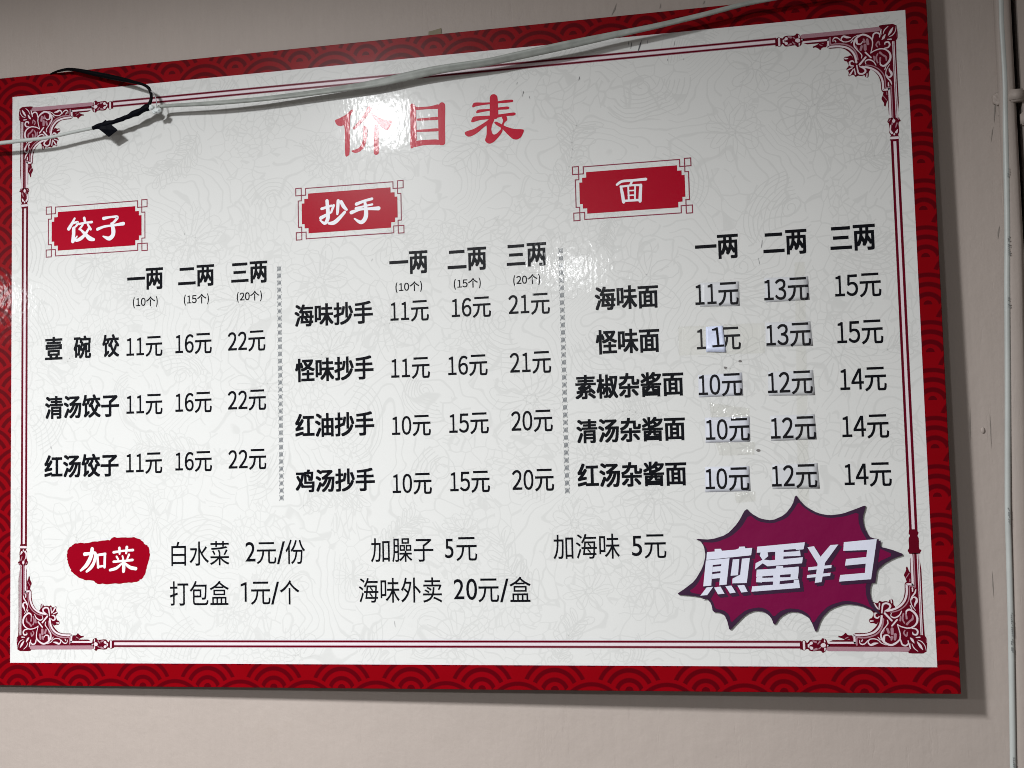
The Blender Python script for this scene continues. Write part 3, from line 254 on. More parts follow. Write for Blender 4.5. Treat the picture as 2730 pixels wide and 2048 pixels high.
M_outl = printed('printed_outline_rose', (.22, .035, .06), .1)
M_seal = printed('printed_seal_red', (.24, .0005, .009), .08)
M_white = printed('printed_white_letter', (.72, .72, .76), .03)
M_div = printed('printed_grey_divider', (.19, .20, .21), .1)
M_scr = plain('dark_scratch', (.10, .10, .11), .7)
M_paper = plain('pasted_white_paper', (.56, .575, .635), .38, .4, .00045, 40, .05, 60)
M_paper2 = plain('pasted_pale_paper', (.55, .56, .585), .38, .4, .0004, 40, .05, 60)
M_paperink = plain('toner_black', (.004, .004, .006), .4, .12)
M_paper1 = plain('bluish_white_paper', (.60, .65, .82), .3, .5, .0016, 60, .06, 60)
M_burst = plain('magenta_card', (.155, .0007, .042), .5, .12, .0010, 30, .10, 14)
M_burstd = plain('dark_plum_print', (.035, .012, .036), .5, .12, .0012, 30, .1, 14)
M_burstw = plain('white_card_letter', (.62, .635, .74), .5, .15, .0012, 30, .03, 14)
M_wall = wall_mat('painted_plaster', (.375, .322, .290))
M_trim = wall_mat('painted_trim', tuple(c * .92 for c in (.375, .322, .290)))
M_gap = plain('dark_recess', (.012, .010, .010), .9, .1)
M_sheath = plain('dusty_white_sheath', (.28, .295, .275), .5, .3, .0006, 90, .38, 90)
M_sheath2 = plain('white_cable_sheath', (.43, .45, .435), .42, .4, .0004, 60, .12, 30)
M_smudge = plain('grey_cable_printing', (.17, .18, .18), .6, .3, 0, 1, .5, 900)
M_black = plain('black_rubber', (.002, .002, .003), .55, .05, .0006, 160, .3, 50)
M_tapeb = plain('black_insulating_tape', (.002, .0025, .005), .55, .05, .0008, 180, .3, 50)
M_clearp = plain('clear_plastic', (.62, .66, .66), .2, .5, .0008, 150, .2, 80)
M_steel = plain('thin_grey_wire', (.30, .30, .31), .35, .5, 0, 1, .2, 80)
M_tape = clear_tape('clear_adhesive_tape', .015, .0002, .2)
M_tapeg = clear_tape('crumpled_clear_tape', .03, .006, .10)
M_yell = plain('yellowed_tape', (.20, .17, .11), .6, .3, .001, 80, .15, 60)
M_spot = plain('grime_spot', (.16, .15, .145), .7)

# ---------------- helpers ----------------
def link(name, bm, mats, parent=None, kind=None, label=None, cat=None, group=None, smooth=False, at=None):
    me = bpy.data.meshes.new(name)
    if at is not None: bmesh.ops.translate(bm, verts=bm.verts, vec=(-at[0], -at[1], -at[2]))
    bm.to_mesh(me); bm.free()
    for m in (mats if isinstance(mats, (list, tuple)) else [mats]): me.materials.append(m)
    if smooth:
        for p in me.polygons: p.use_smooth = True
    o = bpy.data.objects.new(name, me); COL.objects.link(o)
    if at is not None: o.location = at
    if parent: o.parent = parent; o.matrix_parent_inverse = parent.matrix_world.inverted()
    for k, v in (('kind', kind), ('label', label), ('category', cat), ('group', group)):
        if v: o[k] = v
    return o
def thing(name, loc, label, cat, group=None):
    o = bpy.data.objects.new(name, None); COL.objects.link(o); o.location = loc; o.empty_display_size = .02
    o.matrix_world = Matrix.Translation(loc)
    o['label'] = label; o['category'] = cat
    if group: o['group'] = group
    return o
MM = .001
def poly(bm, pts, y, mi=0):
    """flat outline given in mm on the board plane at depth y (metres)"""
    vs = [bm.verts.new((p[0] * MM, y, p[1] * MM)) for p in pts]
    try: f = bm.faces.new(vs)
    except ValueError: return
    f.material_index = mi
    f.normal_update()
    if f.normal.y > 0: f.normal_flip()
def chaikin(pts, n=1):
    for _ in range(n):
        out = []
        for i in range(len(pts)):
            a = pts[i]; b = pts[(i + 1) % len(pts)]
            out.append([a[0] * .8 + b[0] * .2, a[1] * .8 + b[1] * .2]); out.append([a[0] * .2 + b[0] * .8, a[1] * .2 + b[1] * .8])
        pts = out
    return pts
def catmull(pts, n=5):
    """smooth a list of equal-length tuples"""
    if len(pts) < 3: 
        a, b = pts[0], pts[-1]
        return [tuple(x + (y - x) * t / 4 for x, y in zip(a, b)) for t in range(5)]
    out = []
    for i in range(len(pts) - 1):
        p0 = pts[max(i - 1, 0)]; p1 = pts[i]; p2 = pts[i + 1]; p3 = pts[min(i + 2, len(pts) - 1)]
        for k in range(n):
            t = k / n
            out.append(tuple(.5 * (2 * b + (c - a) * t + (2 * a - 5 * b + 4 * c - d) * t * t + (3 * b - a - 3 * c + d) * t ** 3) for a, b, c, d in zip(p0, p1, p2, p3)))
    out.append(tuple(pts[-1]))
    return out
def stroke(bm, st, y, mi=0, smooth=5, fn=None, caps=True):
    """ribbon along (x, z, width) in mm with round ends, as ONE outline"""
    ps = catmull(st, smooth) if smooth else [tuple(p) for p in st]
    L, Rr = [], []
    for i, p in enumerate(ps):
        a = ps[max(i - 1, 0)]; b = ps[min(i + 1, len(ps) - 1)]
        tx, tz = b[0] - a[0], b[1] - a[1]; n = math.hypot(tx, tz) or 1
        nx, nz = -tz / n, tx / n; h = max(p[2], .15) / 2
        L.append((p[0] + nx * h, p[1] + nz * h)); Rr.append((p[0] - nx * h, p[1] - nz * h))
    def q(pt):
        return fn(pt) if fn else pt
    vL = [bm.verts.new((q(p)[0] * MM, y, q(p)[1] * MM)) for p in L]
    vR = [bm.verts.new((q(p)[0] * MM, y, q(p)[1] * MM)) for p in Rr]
    fs = []
    for i in range(len(ps) - 1):
        fs.append(bm.faces.new((vL[i], vR[i], vR[i + 1], vL[i + 1])))
    if caps:
        for e, s in ((0, -1), (-1, 1)):
            c = ps[e]; a = ps[1 if e == 0 else -2]; h = max(c[2], .15) / 2
            ang = math.atan2(c[1] - a[1], c[0] - a[0])
            arc = [bm.verts.new((q((c[0] + h * math.cos(ang + t), 0))[0] * MM, y, q((0, c[1] + h * math.sin(ang + t)))[1] * MM)) for t in (math.radians(-54), math.radians(-18), math.radians(18), math.radians(54))]
            ends = (vL[e], vR[e])
            if e == 0: loop = [vR[0]] [:0] + [vL[0]] + arc[::1] + [vR[0]]
            else: loop = [vR[-1]] + arc + [vL[-1]]
            try: fs.append(bm.faces.new(loop))
            except ValueError: pass
    for f in fs:
        f.material_index = mi; f.normal_update()
        if f.normal.y > 0: f.normal_flip()
def box(bm, x0, x1, y0, y1, z0, z1, mi=0):
    v = [bm.verts.new((x, y, z)) for x in (x0, x1) for y in (y0, y1) for z in (z0, z1)]
    for idx in ((0, 1, 3, 2), (4, 6, 7, 5), (0, 4, 5, 1), (2, 3, 7, 6), (0, 2, 6, 4), (1, 5, 7, 3)):
        f = bm.faces.new([v[i] for i in idx]); f.material_index = mi
def tube(bm, pts, ratio=1.0, twist=None, seg=14, twin=False, mi=0, caps=True, n=6, lump=0):
    """sweep of (x,y,z,width) in mm; ratio = thickness / width"""
    ps = catmull([tuple(p) for p in pts], n)
    rings = []
    for i, p in enumerate(ps):
        P = Vector(p[:3]); a = Vector(ps[max(i - 1, 0)][:3]); b = Vector(ps[min(i + 1, len(ps) - 1)][:3])
        t = (b - a).normalized(); f = Vector((0, -1, 0)); s = t.cross(f).normalized(); f = s.cross(t).normalized()
        tw = twist(i / (len(ps) - 1)) if twist else 0
        s2 = s * math.cos(tw) + f * math.sin(tw); f2 = -s * math.sin(tw) + f * math.cos(tw)
        ra = p[3] / 2
        r_ = ratio(i / (len(ps) - 1), p[3]) if callable(ratio) else ra * ratio
        ring = []
        for k in range(seg):
            th = 2 * math.pi * k / seg
            c_, s_ = math.cos(th), math.sin(th)
            g = 1 - (.38 * math.exp(-(c_ / .22) ** 2) if twin else 0)
            m = 1 + (lump * noise.noise(P * .12 + Vector((c_, s_, 0)) * .8) if lump else 0)
            ring.append(bm.verts.new((P + s2 * ra * c_ * m + f2 * r_ * s_ * g * m) * MM))
        rings.append(ring)
    for A, Bq in zip(rings, rings[1:]):
        for k in range(seg):
            f = bm.faces.new((A[k], A[(k + 1) % seg], Bq[(k + 1) % seg], Bq[k])); f.material_index = mi
    if caps:
        bm.faces.new(rings[0][::-1]); bm.faces.new(rings[-1])

# ---------------- lettering ----------------
GC = {}
def glyph(ch, off):
    k = (ch, off)
    if k in GC: return GC[k]
    c = bpy.data.curves.new('glyph', 'FONT'); c.body = ch; c.resolution_u = 4; c.offset = off; c.fill_mode = 'FRONT'
    o = bpy.data.objects.new('glyph', c); COL.objects.link(o)
    bpy.context.view_layer.update()
    me = bpy.data.meshes.new_from_object(o.evaluated_get(bpy.context.evaluated_depsgraph_get()))
    vs = [(v.co.x, v.co.y) for v in me.vertices]; fs = [tuple(p.vertices) for p in me.polygons]
    bpy.data.objects.remove(o); bpy.data.curves.remove(c); bpy.data.meshes.remove(me)
    GC[k] = (vs, fs); return GC[k]
FULL = {c: chr(ord(c) + 0xFEE0) for c in '0123456789'}
DIG = {'0': (.046, .510), '1': (.088, .492), '2': (.044, .508), '3': (.030, .507), '4': (.020, .535), '5': (.030, .512), '6': (.055, .520)}
def run(s, style):
    """lay a word out in em units -> verts, faces"""
    off = 0
    V, F, x = [], [], 0.0
    for ch in s:
        if ch in DIG and style in ('price', 'stick', 'small', 'one'):
            vs, fs = glyph(FULL[ch], off); a, b = DIG[ch]
            x0 = min(v[0] for v in vs); x1 = max(v[0] for v in vs); y0 = min(v[1] for v in vs); y1 = max(v[1] for v in vs)
            lo, hi = (-.010 if ch not in '1247' else 0, .745 if ch not in '14' else .733)
            pts = [(x + a + (v[0] - x0) / (x1 - x0) * (b - a), lo + (v[1] - y0) / (y1 - y0) * (hi - lo)) for v in vs]; adv = .555
        elif ch == '1':
            vs = [(.20, 0), (.275, 0), (.275, .735), (.215, .735), (.04, .66), (.04, .585), (.20, .635)]; fs = [tuple(range(7))]
            pts = [(x + a, b_) for a, b_ in vs]; adv = .5
        elif ch in '()':
            vs, fs = glyph(ch, 0); x0 = min(v[0] for v in vs); x1 = max(v[0] for v in vs); y0 = min(v[1] for v in vs); y1 = max(v[1] for v in vs)
            pts = [(x + .08 + (v[0] - x0) / (x1 - x0) * .17, -.19 + (v[1] - y0) / (y1 - y0) * 1.03) for v in vs]; adv = .34
        else:
            vs, fs = glyph(ch, off); pts = [(x + v[0], v[1]) for v in vs]; adv = 1.0
        n = len(V); V += pts; F += [tuple(i + n for i in f) for f in fs]; x += adv
    return V, F
def word(s, style, u0, u1, v0, v1, y):
    V, F = run(s, style)
    x0 = min(v[0] for v in V); x1 = max(v[0] for v in V); y0 = min(v[1] for v in V); y1 = max(v[1] for v in V)
    bm = bmesh.new()
    rx, ry = {'bold': (.030, .021), 'small': (.018, .011), 'stick': (.012, .009), 'price': (.012, .009), 'light': (.003, .003)}.get(style, (0, 0))
    cps = [(0, 0)] if not rx else [(a * rx, b_ * ry) for a in (-1, 0, 1) for b_ in (-1, 0, 1)] if style == 'bold' else [(a * rx, b_ * ry) for a in (-1, 1) for b_ in (-1, 1)]
    V0, F0, V, F = V, F, [], []
    YS = []
    for k, (dx, dz) in enumerate(cps):
        n = len(V); V += [(v[0] + dx, v[1] + dz) for v in V0]; F += [tuple(i + n for i in f) for f in F0]; YS += [y - k * 3e-6] * len(V0)
    x0 -= rx; x1 += rx; y0 -= ry; y1 += ry
    vs = [bm.verts.new(((u0 + (v[0] - x0) / (x1 - x0) * (u1 - u0)) * MM, yq, (v0 + (v[1] - y0) / (y1 - y0) * (v1 - v0)) * MM)) for v, yq in zip(V, YS)]
    for f in F:
        try: bm.faces.new([vs[i] for i in f])
        except ValueError: pass
    for f in bm.faces:
        f.normal_update()
        if f.normal.y > 0: f.normal_flip()
    return bm

# ---------------- wall ----------------
def wy(x, z): return .0215 + .020 * x - .012 * z
bm = bmesh.new()
def slab(bm, x0, x1, z0, z1, front, back, mi=0):
    v = []
    for x, z in ((x0, z0), (x1, z0), (x1, z1), (x0, z1)): v.append(bm.verts.new((x, wy(x, z) - front, z)))
    for x, z in ((x0, z0), (x1, z0), (x1, z1), (x0, z1)): v.append(bm.verts.new((x, wy(x, z) + back, z)))
    for idx in ((0, 1, 2, 3), (7, 6, 5, 4), (0, 4, 5, 1), (1, 5, 6, 2), (2, 6, 7, 3), (3, 7, 4, 0)):
        f = bm.faces.new([v[i] for i in idx]); f.material_index = mi
slab(bm, -2.2, .6775, -1.6, 1.0, 0, .12)
wall = link('wall', bm, M_wall, kind='structure')
bm = bmesh.new(); slab(bm, .60, .80, -1.6, 1.0, -.13, .15); link('recess_back', bm, M_gap, parent=wall)
bm = bmesh.new(); slab(bm, .6835, 1.6, -1.6, 1.0, .004, .12)
link('wall', bm, M_trim, kind='structure')
# raised painted strip along the wall's edge
bm = bmesh.new()
prof = [(.6585, .0), (.6588, .003), (.6602, .0055), (.6625, .0068), (.6700, .0072), (.6735, .0066), (.6758, .0045), (.6764, .0)]
zs = [-1.6 + i * .05 for i in range(53)]
rings = []
for z in zs:
    wob = .0008 * noise.noise(Vector((0, 0, z * 4)))
    sh = 0 if z > .1 else (z - .1) * .030
    rings.append([bm.verts.new((x + wob + sh, wy(x, z) - f + (.0005 if f == 0 else 0), z)) for x, f in prof])
for A, Bq in zip(rings, rings[1:]):
    for k in range(len(prof) - 1): bm.faces.new((A[k], A[k + 1], Bq[k + 1], Bq[k]))
bmesh.ops.recalc_face_normals(bm, faces=bm.faces)
link('edge_strip', bm, M_trim, label='narrow painted strip standing proud along the right edge of the wall, beside the dark gap', cat='trim strip', smooth=True)
# scuffs and a plaster bump
M_scuff = plain('grey_scuff', (.225, .20, .18), .8)
for q in MARKS:
    bm = bmesh.new()
    p, r, wd = Vector(q[0]) * MM, Vector(q[1]) * MM, q[2] * MM
    t = (r - p); s = Vector((t.z, 0, -t.x)).normalized() * wd / 2; m = (p + r) / 2 + s * .6
    vs = [bm.verts.new(v) for v in (p, m - s, r, m + s)]; bm.faces.new(vs)
    link('scuff_mark', bm, M_scuff, parent=wall)
bm = bmesh.new(); P = Vector(NAIL[:3]) * MM
bmesh.ops.create_uvsphere(bm, u_segments=12, v_segments=8, radius=.0022)
bmesh.ops.scale(bm, vec=(1, .5, 1.6), verts=bm.verts); bmesh.ops.translate(bm, vec=P, verts=bm.verts)
link('plaster_blob', bm, M_wall, parent=wall, smooth=True)
for pts, lab in SCRAPS:
    bm = bmesh.new(); c = Vector(pts[0]) * MM
    top = [bm.verts.new(Vector(p) * MM) for p in pts]; f = bm.faces.new(top)
    r = bmesh.ops.extrude_face_region(bm, geom=[f]); bmesh.ops.translate(bm, vec=(0, -.0004, 0), verts=[g for g in r['geom'] if isinstance(g, bmesh.types.BMVert)])
    bmesh.ops.recalc_face_normals(bm, faces=bm.faces)
    link('tape_scrap', bm, M_yell if 'yellow' in lab else M_tape, label=lab, cat='tape scrap', at=c)

# ---------------- the price board ----------------
board = thing('price_board', (0, .0035, -.392), 'large rectangular printed price board with crimson scale pattern border and cream centre, hung on wall', 'price board')
bm = bmesh.new(); box(bm, -.600, .5838, 0, .0035, -.3930, .3912)
bmesh.ops.bevel(bm, geom=[e for e in bm.edges], offset=.0005, segments=1, affect='EDGES')
link('panel', bm, M_red, board)
bm = bmesh.new(); poly(bm, [(-560, -364), (560, -364), (560, 364), (-560, 364)], -.0002); link('cream_field', bm, M_field, board)
bm = bmesh.new()
for a, b_ in (((-560.6, -364.6), (560.6, -364)), ((-560.6, 364), (560.6, 364.6))): poly(bm, [(a[0], a[1]), (b_[0], a[1]), (b_[0], b_[1]), (a[0], b_[1])], -.00022)
for x0, x1 in ((-560.6, -560), (560, 560.6)): poly(bm, [(x0, -364), (x1, -364), (x1, 364), (x0, 364)], -.00022)
link('field_edge_line', bm, M_light, board)

# faint line-drawn flowers, leaves and swirls
random.seed(11)
bm = bmesh.new(); placed = []
WY = [0]; WW = [.75]
def wl(pts, wd=.75):
    wd = WW[0]
    seg = []
    pts = [(x + 11 * noise.noise(Vector((x * .02, z * .02, 1))) + 1.6 * noise.noise(Vector((x * .09, z * .09, 4))), z + 11 * noise.noise(Vector((x * .02, z * .02, 7))) + 1.6 * noise.noise(Vector((x * .09, z * .09, 9)))) for x, z in pts]
    for x, z in list(pts) + [(9999, 0)]:
        if abs(x) < 558 and abs(z) < 362: seg.append((x, z, wd))
        else:
            if len(seg) > 1: WY[0] += 1; stroke(bm, seg, -.00023 - (WY[0] % 64) * 1e-6, 0, 0, None, False)
            seg = []
def petal(cx, cz, a, L, W, inner=True):
    out = []
    for k in range(13):
        t = k / 12; s = math.sin(math.pi * t) ** .8 * W
        r = L * (1 - abs(2 * t - 1)) if False else None
        ang = 2 * math.pi * t
        x = L * (.5 - .5 * math.cos(ang)); yv = W * math.sin(ang) * (.55 + .45 * x / L)
        out.append((cx + x * math.cos(a) - yv * math.sin(a), cz + x * math.sin(a) + yv * math.cos(a)))
    wl(out)
    if inner: wl([(cx + L * t * math.cos(a + .1 * t), cz + L * t * math.sin(a + .1 * t)) for t in (.15, .4, .6, .75)], .6)
def flower(cx, cz, r):
    n = random.randint(6, 9); a0 = random.random() * 6
    for k in range(n): petal(cx + .14 * r * math.cos(a0 + k * 6.283 / n), cz + .14 * r * math.sin(a0 + k * 6.283 / n), a0 + k * 6.283 / n, r * random.uniform(.78, .92), r * .27)
    wl([(cx + .13 * r * math.cos(t * .7), cz + .13 * r * math.sin(t * .7)) for t in range(10)])
    if random.random() < .6:
        for k in range(n):
            a = a0 + (k + .5) * 6.283 / n
            wl([(cx + r * .75 * math.cos(a - .2), cz + r * .75 * math.sin(a - .2)), (cx + r * 1.05 * math.cos(a), cz + r * 1.05 * math.sin(a)), (cx + r * .75 * math.cos(a + .2), cz + r * .75 * math.sin(a + .2))])
def spray(cx, cz, r):
    a = random.random() * 6.28; bend = random.uniform(-1, 1)
    pts = []
    for k in range(12):
        t = k / 11 - .5; pts.append((cx + 2 * r * t * math.cos(a + bend * t), cz + 2 * r * t * math.sin(a + bend * t)))
    wl(pts)
    for k in range(1, 11):
        for s in (-1, 1): petal(pts[k][0], pts[k][1], a + bend * (k / 11 - .5) + s * random.uniform(.6, .95), r * random.uniform(.4, .62), r * .11, k % 2 == 0)
def swoosh(cx, cz, r):
    a = random.random() * 6.28; sw = random.uniform(1.3, 2.6); c, s = math.cos(a), math.sin(a)
    for j in range(random.randint(5, 8)):
        rr = r * (.35 + .11 * j); out = []
        for k in range(16):
            th = -sw / 2 + sw * k / 15; g = 1 + .35 * (k / 15) ** 2
            x, z = rr * g * math.cos(th) - r * .5, rr * g * math.sin(th)
            out.append((cx + x * c - z * s, cz + x * s + z * c))
        wl(out)
    out = []
    for k in range(26):
        th = k * .42; q = r * .30 * (1 - k / 30); out.append((cx - r * .3 * c + q * math.cos(th), cz - r * .3 * s + q * math.sin(th)))
    wl(out)
def pebbles(cx, cz, r):
    for i in range(-3, 4):
        for j in range(-3, 4):
            x = cx + (i + .5 * (j % 2)) * r * .30 + random.uniform(-.05, .05) * r; z = cz + j * r * .27 + random.uniform(-.05, .05) * r
            if math.hypot(x - cx, z - cz) > r * .95: continue
            rr = r * random.uniform(.10, .16); a0 = random.random() * 3
            wl([(x + rr * math.cos(t * .785 + a0) * random.uniform(.9, 1.1), z + rr * math.sin(t * .785 + a0)) for t in range(9)], .7)
for target in (44, 38, 32, 27):
    for _ in range(2200):
        x, z = random.uniform(-556, 556), random.uniform(-360, 360); r = target * random.uniform(.9, 1.15)
        if all(math.hypot(x - a, z - b_) > (r + c) * 1.02 for a, b_, c in placed):
            placed.append((x, z, r)); WW[0] = .62 + .012 * r
            random.choices((flower, spray, swoosh), (5, 2, 3))[0](x, z, r)
link('watermark_pattern', bm, M_mark, board, kind='stuff')

# border rods
def bands(name, horizontal, c, a0, a1, prof):
    bm = bmesh.new()
    for lo, hi, mi in prof:
        if horizontal: pts = [(a0, c + lo), (a1, c + lo), (a1, c + hi), (a0, c + hi)]
        else: pts = [(c + lo, a0), (c + hi, a0), (c + hi, a1), (c + lo, a1)]
        poly(bm, pts, -.00031, mi)
    link(name, bm, [M_dark, M_light, M_mid], board)
HP = [(-4.5, -3.9, 2), (-3.9, -2.1, 0), (-2.1, -1.5, 2), (-1.5, 1.5, 1), (1.5, 2.1, 2), (2.1, 3.9, 0), (3.9, 4.5, 2)]
VP = [(-4.4, -1.55, 0), (-1.55, 1.55, 1), (1.55, 4.4, 0)]
bands('border_rod', True, -340.6, -417.4, 417.4, HP); bands('border_rod', True, 342.6, -417.4, 417.4, HP)
bands('border_rod', False, -541.8, -221.5, 221.5, VP); bands('border_rod', False, 542.6, -221.5, 221.5, VP)
# corner ornaments: one drawing mirrored into the four corners
for sx in (-1, 1):
    for sz in (-1, 1):
        fn = lambda p, sx=sx, sz=sz: (sx * (560 - p[0]), sz * (364 - p[1]))
        def orn(name, bases, lights, mids, solid=False):
            bm = bmesh.new(); y = -.00032
            for p in bases: poly(bm, [fn(q) for q in chaikin(p)], y, 0); y -= 2e-6
            if not solid:
                for st in mids: stroke(bm, st, y, 2, 4, fn); y -= 2e-6
                for st in lights: stroke(bm, [(p[0], p[1], p[2] * 1.18) for p in st], y, 1, 4, fn); y -= 2e-6
            link(name, bm, [M_dark, M_light, M_mid], board)
        orn('corner_ornament', OB, OL, OM)
        orn('rod_finial', HB, HL, HM)
        orn('rod_finial', VB, VL, VM, solid=(sx == 1 and sz == -1))

# title and section headings
bm = bmesh.new(); y = -.0004
for p in TITLE: poly(bm, chaikin(p, 2), y); y -= 4e-6
link('title_lettering', bm, M_title, board)
def tag(x0, x1, z0, z1):
    W, H = x1 - x0, z1 - z0
    bm = bmesh.new()
    q = [(.055, .30), (.080, .30), (.080, .215), (.116, .215), (.116, .115)]
    pts = []
    for sx, sz in ((0, 0), (1, 0), (1, 1), (0, 1)):
        c = [((1 - a) if sx else a, (1 - b_) if sz else b_) for a, b_ in q]
        if (sx, sz) in ((1, 0), (0, 1)): c = c[::-1]
        pts += c
    poly(bm, [(x0 + a * W, z0 + b_ * H) for a, b_ in pts], -.0004); o = link('heading_plate', bm, M_tag, board)
    bm = bmesh.new(); yy = -.0004
    ln = 1.2
    for sx in (0, 1):
        for sz in (0, 1):
            k = [(.5, .012), (.093, .012), (.093, .142), (0, .142), (0, 0), (.052, 0), (.052, .245), (.022, .245), (.022, .5)]
            ps = [(x0 + ((1 - a) if sx else a) * W, z0 + ((1 - b_) if sz else b_) * H) for a, b_ in k]
            for a, b_ in zip(ps, ps[1:]):
                xa, xb = sorted((a[0], b_[0])); za, zb = sorted((a[1], b_[1])); h = ln / 2
                poly(bm, [(xa - h, za - h), (xb + h, za - h), (xb + h, zb + h), (xa - h, zb + h)], yy, 0); yy -= 2e-6
    link('heading_outline', bm, M_outl, board)
tag(-511.2, -369.5, 150.2, 215.3); tag(-169.5, -31.3, 150.2, 214.5); tag(176.8, 315.4, 150.6, 214.8)
for H in (H1, H2, H3, H4):
    bm = bmesh.new(); y = -.00046 - (.00004 if H is H4 else 0)
    for st in H: stroke(bm, [(p[0], p[1], p[2] * 1.14) for p in st], y); y -= 5e-6
    link('heading_lettering', bm, M_white, board)
bm = bmesh.new(); pts = []
random.seed(4)
for i in range(len(BLOB)):
    a, b_ = BLOB[i], BLOB[(i + 1) % len(BLOB)]
    for k in range(5):
        t = k / 5; j = .55 if k else .2
        pts.append([a[0] + (b_[0] - a[0]) * t + random.uniform(-j, j), a[1] + (b_[1] - a[1]) * t + random.uniform(-j, j)])
poly(bm, pts, -.0004); link('seal_stain', bm, M_seal, board)
# dividers
for (xa, za, zb, n) in ((-192.6, 120.5, -169.5, 33), (160.0, 120.5, -169.0, 33)):
    bm = bmesh.new(); st = (za - zb) / n; yy = -.00031
    for i in range(n):
        zc = za - st * (i + .5); h = st * .40
        for pts in ([(-2.9, h, .35), (-1.7, h * .3, 1.1), (-1.7, -h * .3, 1.1), (-2.9, -h, .35)], [(2.9, h, .35), (1.7, h * .3, 1.1), (1.7, -h * .3, 1.1), (2.9, -h, .35)], [(-.9, h * .8, .5), (.1, 0, 1.2), (.9, -h * .8, .5)], [(.9, h * .8, .5), (-.1, 0, 1.2), (-.9, -h * .8, .5)]):
            stroke(bm, [(xa + p[0], zc + p[1], p[2]) for p in pts], yy, 0, 3); yy -= 1e-6
    link('divider_line', bm, M_div, board)
# words and prices
NAME = {'bold': 'dish_name', 'price': 'price_lettering', 'small': 'piece_count', 'light': 'extra_lettering'}
for s, st, u0, u1, v0, v1 in TEXT:
    if st == 'stick': continue
    nm = NAME[st]
    if s in ('一两', '二两', '三两'): nm = 'portion_heading'
    link(nm, word(s, st, u0, u1, v0, v1, -.0004), M_ink, board)
# scratches on the film
for a, c, wd in SCR:
    bm = bmesh.new()
    m = [(a[0] + c[0]) / 2, (a[1] + c[1]) / 2]
    stroke(bm, [(a[0], a[1], .15), (m[0], m[1], wd), (c[0], c[1], .15)], -.00055)
    link('scratch_mark', bm, M_scr, board)
for x, z, r in SPOT:
    bm = bmesh.new()
    poly(bm, [(x + r * math.cos(t * .8) * random.uniform(.7, 1.2), z + .6 * r * math.sin(t * .8) * random.uniform(.7, 1.2)) for t in range(8)], -.00055)
    link('grime_spot', bm, M_spot, board)

# ---------------- pasted price patches ----------------
sticks = [t for t in TEXT if t[1] == 'stick']
def inset_slab(bm, pts, y0, y1, mi=0, curl=0, nx=8, nz=6):
    """quad (TL,TR,BR,BL) as a thin, gently cockled sheet"""
    tl, tr, br, bl = pts; top, bot = [], []
    for j in range(nz + 1):
        for i in range(nx + 1):
            u, v = i / nx, j / nz
            x = (tl[0] * (1 - u) + tr[0] * u) * (1 - v) + (bl[0] * (1 - u) + br[0] * u) * v
            z = (tl[1] * (1 - u) + tr[1] * u) * (1 - v) + (bl[1] * (1 - u) + br[1] * u) * v
            e = max(abs(u - .5), abs(v - .5)) * 2
            lift = curl * (.5 + .5 * noise.noise(Vector((x * .12, z * .12, 3.1)))) * (.35 + .65 * e ** 3)
            top.append(bm.verts.new((x * MM, y1 - lift, z * MM))); bot.append(bm.verts.new((x * MM, y0 - lift * .6, z * MM)))
    W = nx + 1
    for j in range(nz):
        for i in range(nx):
            a = j * W + i
            for L_, fl in ((top, 0), (bot, 1)):
                q = [L_[a], L_[a + 1], L_[a + W + 1], L_[a + W]]
                f = bm.faces.new(q if fl else q[::-1]); f.material_index = mi
    rim = [i for i in range(W)] + [j * W + nx for j in range(1, nz + 1)] + [nz * W + i for i in range(nx - 1, -1, -1)] + [j * W for j in range(nz - 1, 0, -1)]
    for a, b_ in zip(rim, rim[1:] + rim[:1]):
        bm.faces.new((top[a], top[b_], bot[b_], bot[a])).material_index = mi
for i, (q, s, lab) in enumerate(STICK):
    cx_ = sum(p[0] for p in q) / 4 * MM; cz_ = min(p[1] for p in q) * MM
    t = thing('price_patch', (cx_, -.0006, cz_), lab, 'paper patch', 'paper price patches pasted on the noodle prices')
    bm = bmesh.new()
    if s == '1': inset_slab(bm, q, -.0007, -.0010, 0, .0007)
    else: inset_slab(bm, q, -.00046, -.00052, 0, .00006)
    link('paper', bm, M_paper1 if s == '1' else (M_paper if 'bluish' in lab else M_paper2), t, smooth=True)
    if s == '1':
        V, F = run('1', 'price'); bl, br, tr, tl = ONE
        x0 = min(v[0] for v in V); x1 = max(v[0] for v in V); y0 = min(v[1] for v in V); y1 = max(v[1] for v in V)
        bm = bmesh.new(); vs = []
        for v in V:
            u, k = (v[0] - x0) / (x1 - x0), (v[1] - y0) / (y1 - y0)
            vs.append(bm.verts.new((((bl[0] * (1 - u) + br[0] * u) * (1 - k) + (tl[0] * (1 - u) + tr[0] * u) * k) * MM, -.0018, ((bl[1] * (1 - u) + br[1] * u) * (1 - k) + (tl[1] * (1 - u) + tr[1] * u) * k) * MM)))
        for f in F: bm.faces.new([vs[i_] for i_ in f])
        link('lettering', bm, M_paperink, t)
    else:
        k = min(sticks, key=lambda a: abs((a[2] + a[3]) / 2 - cx_ * 1000) + abs((a[4] + a[5]) / 2 - (cz_ * 1000 + 12)))
        link('lettering', word(*k[:6], -.0008), M_paperink, t)
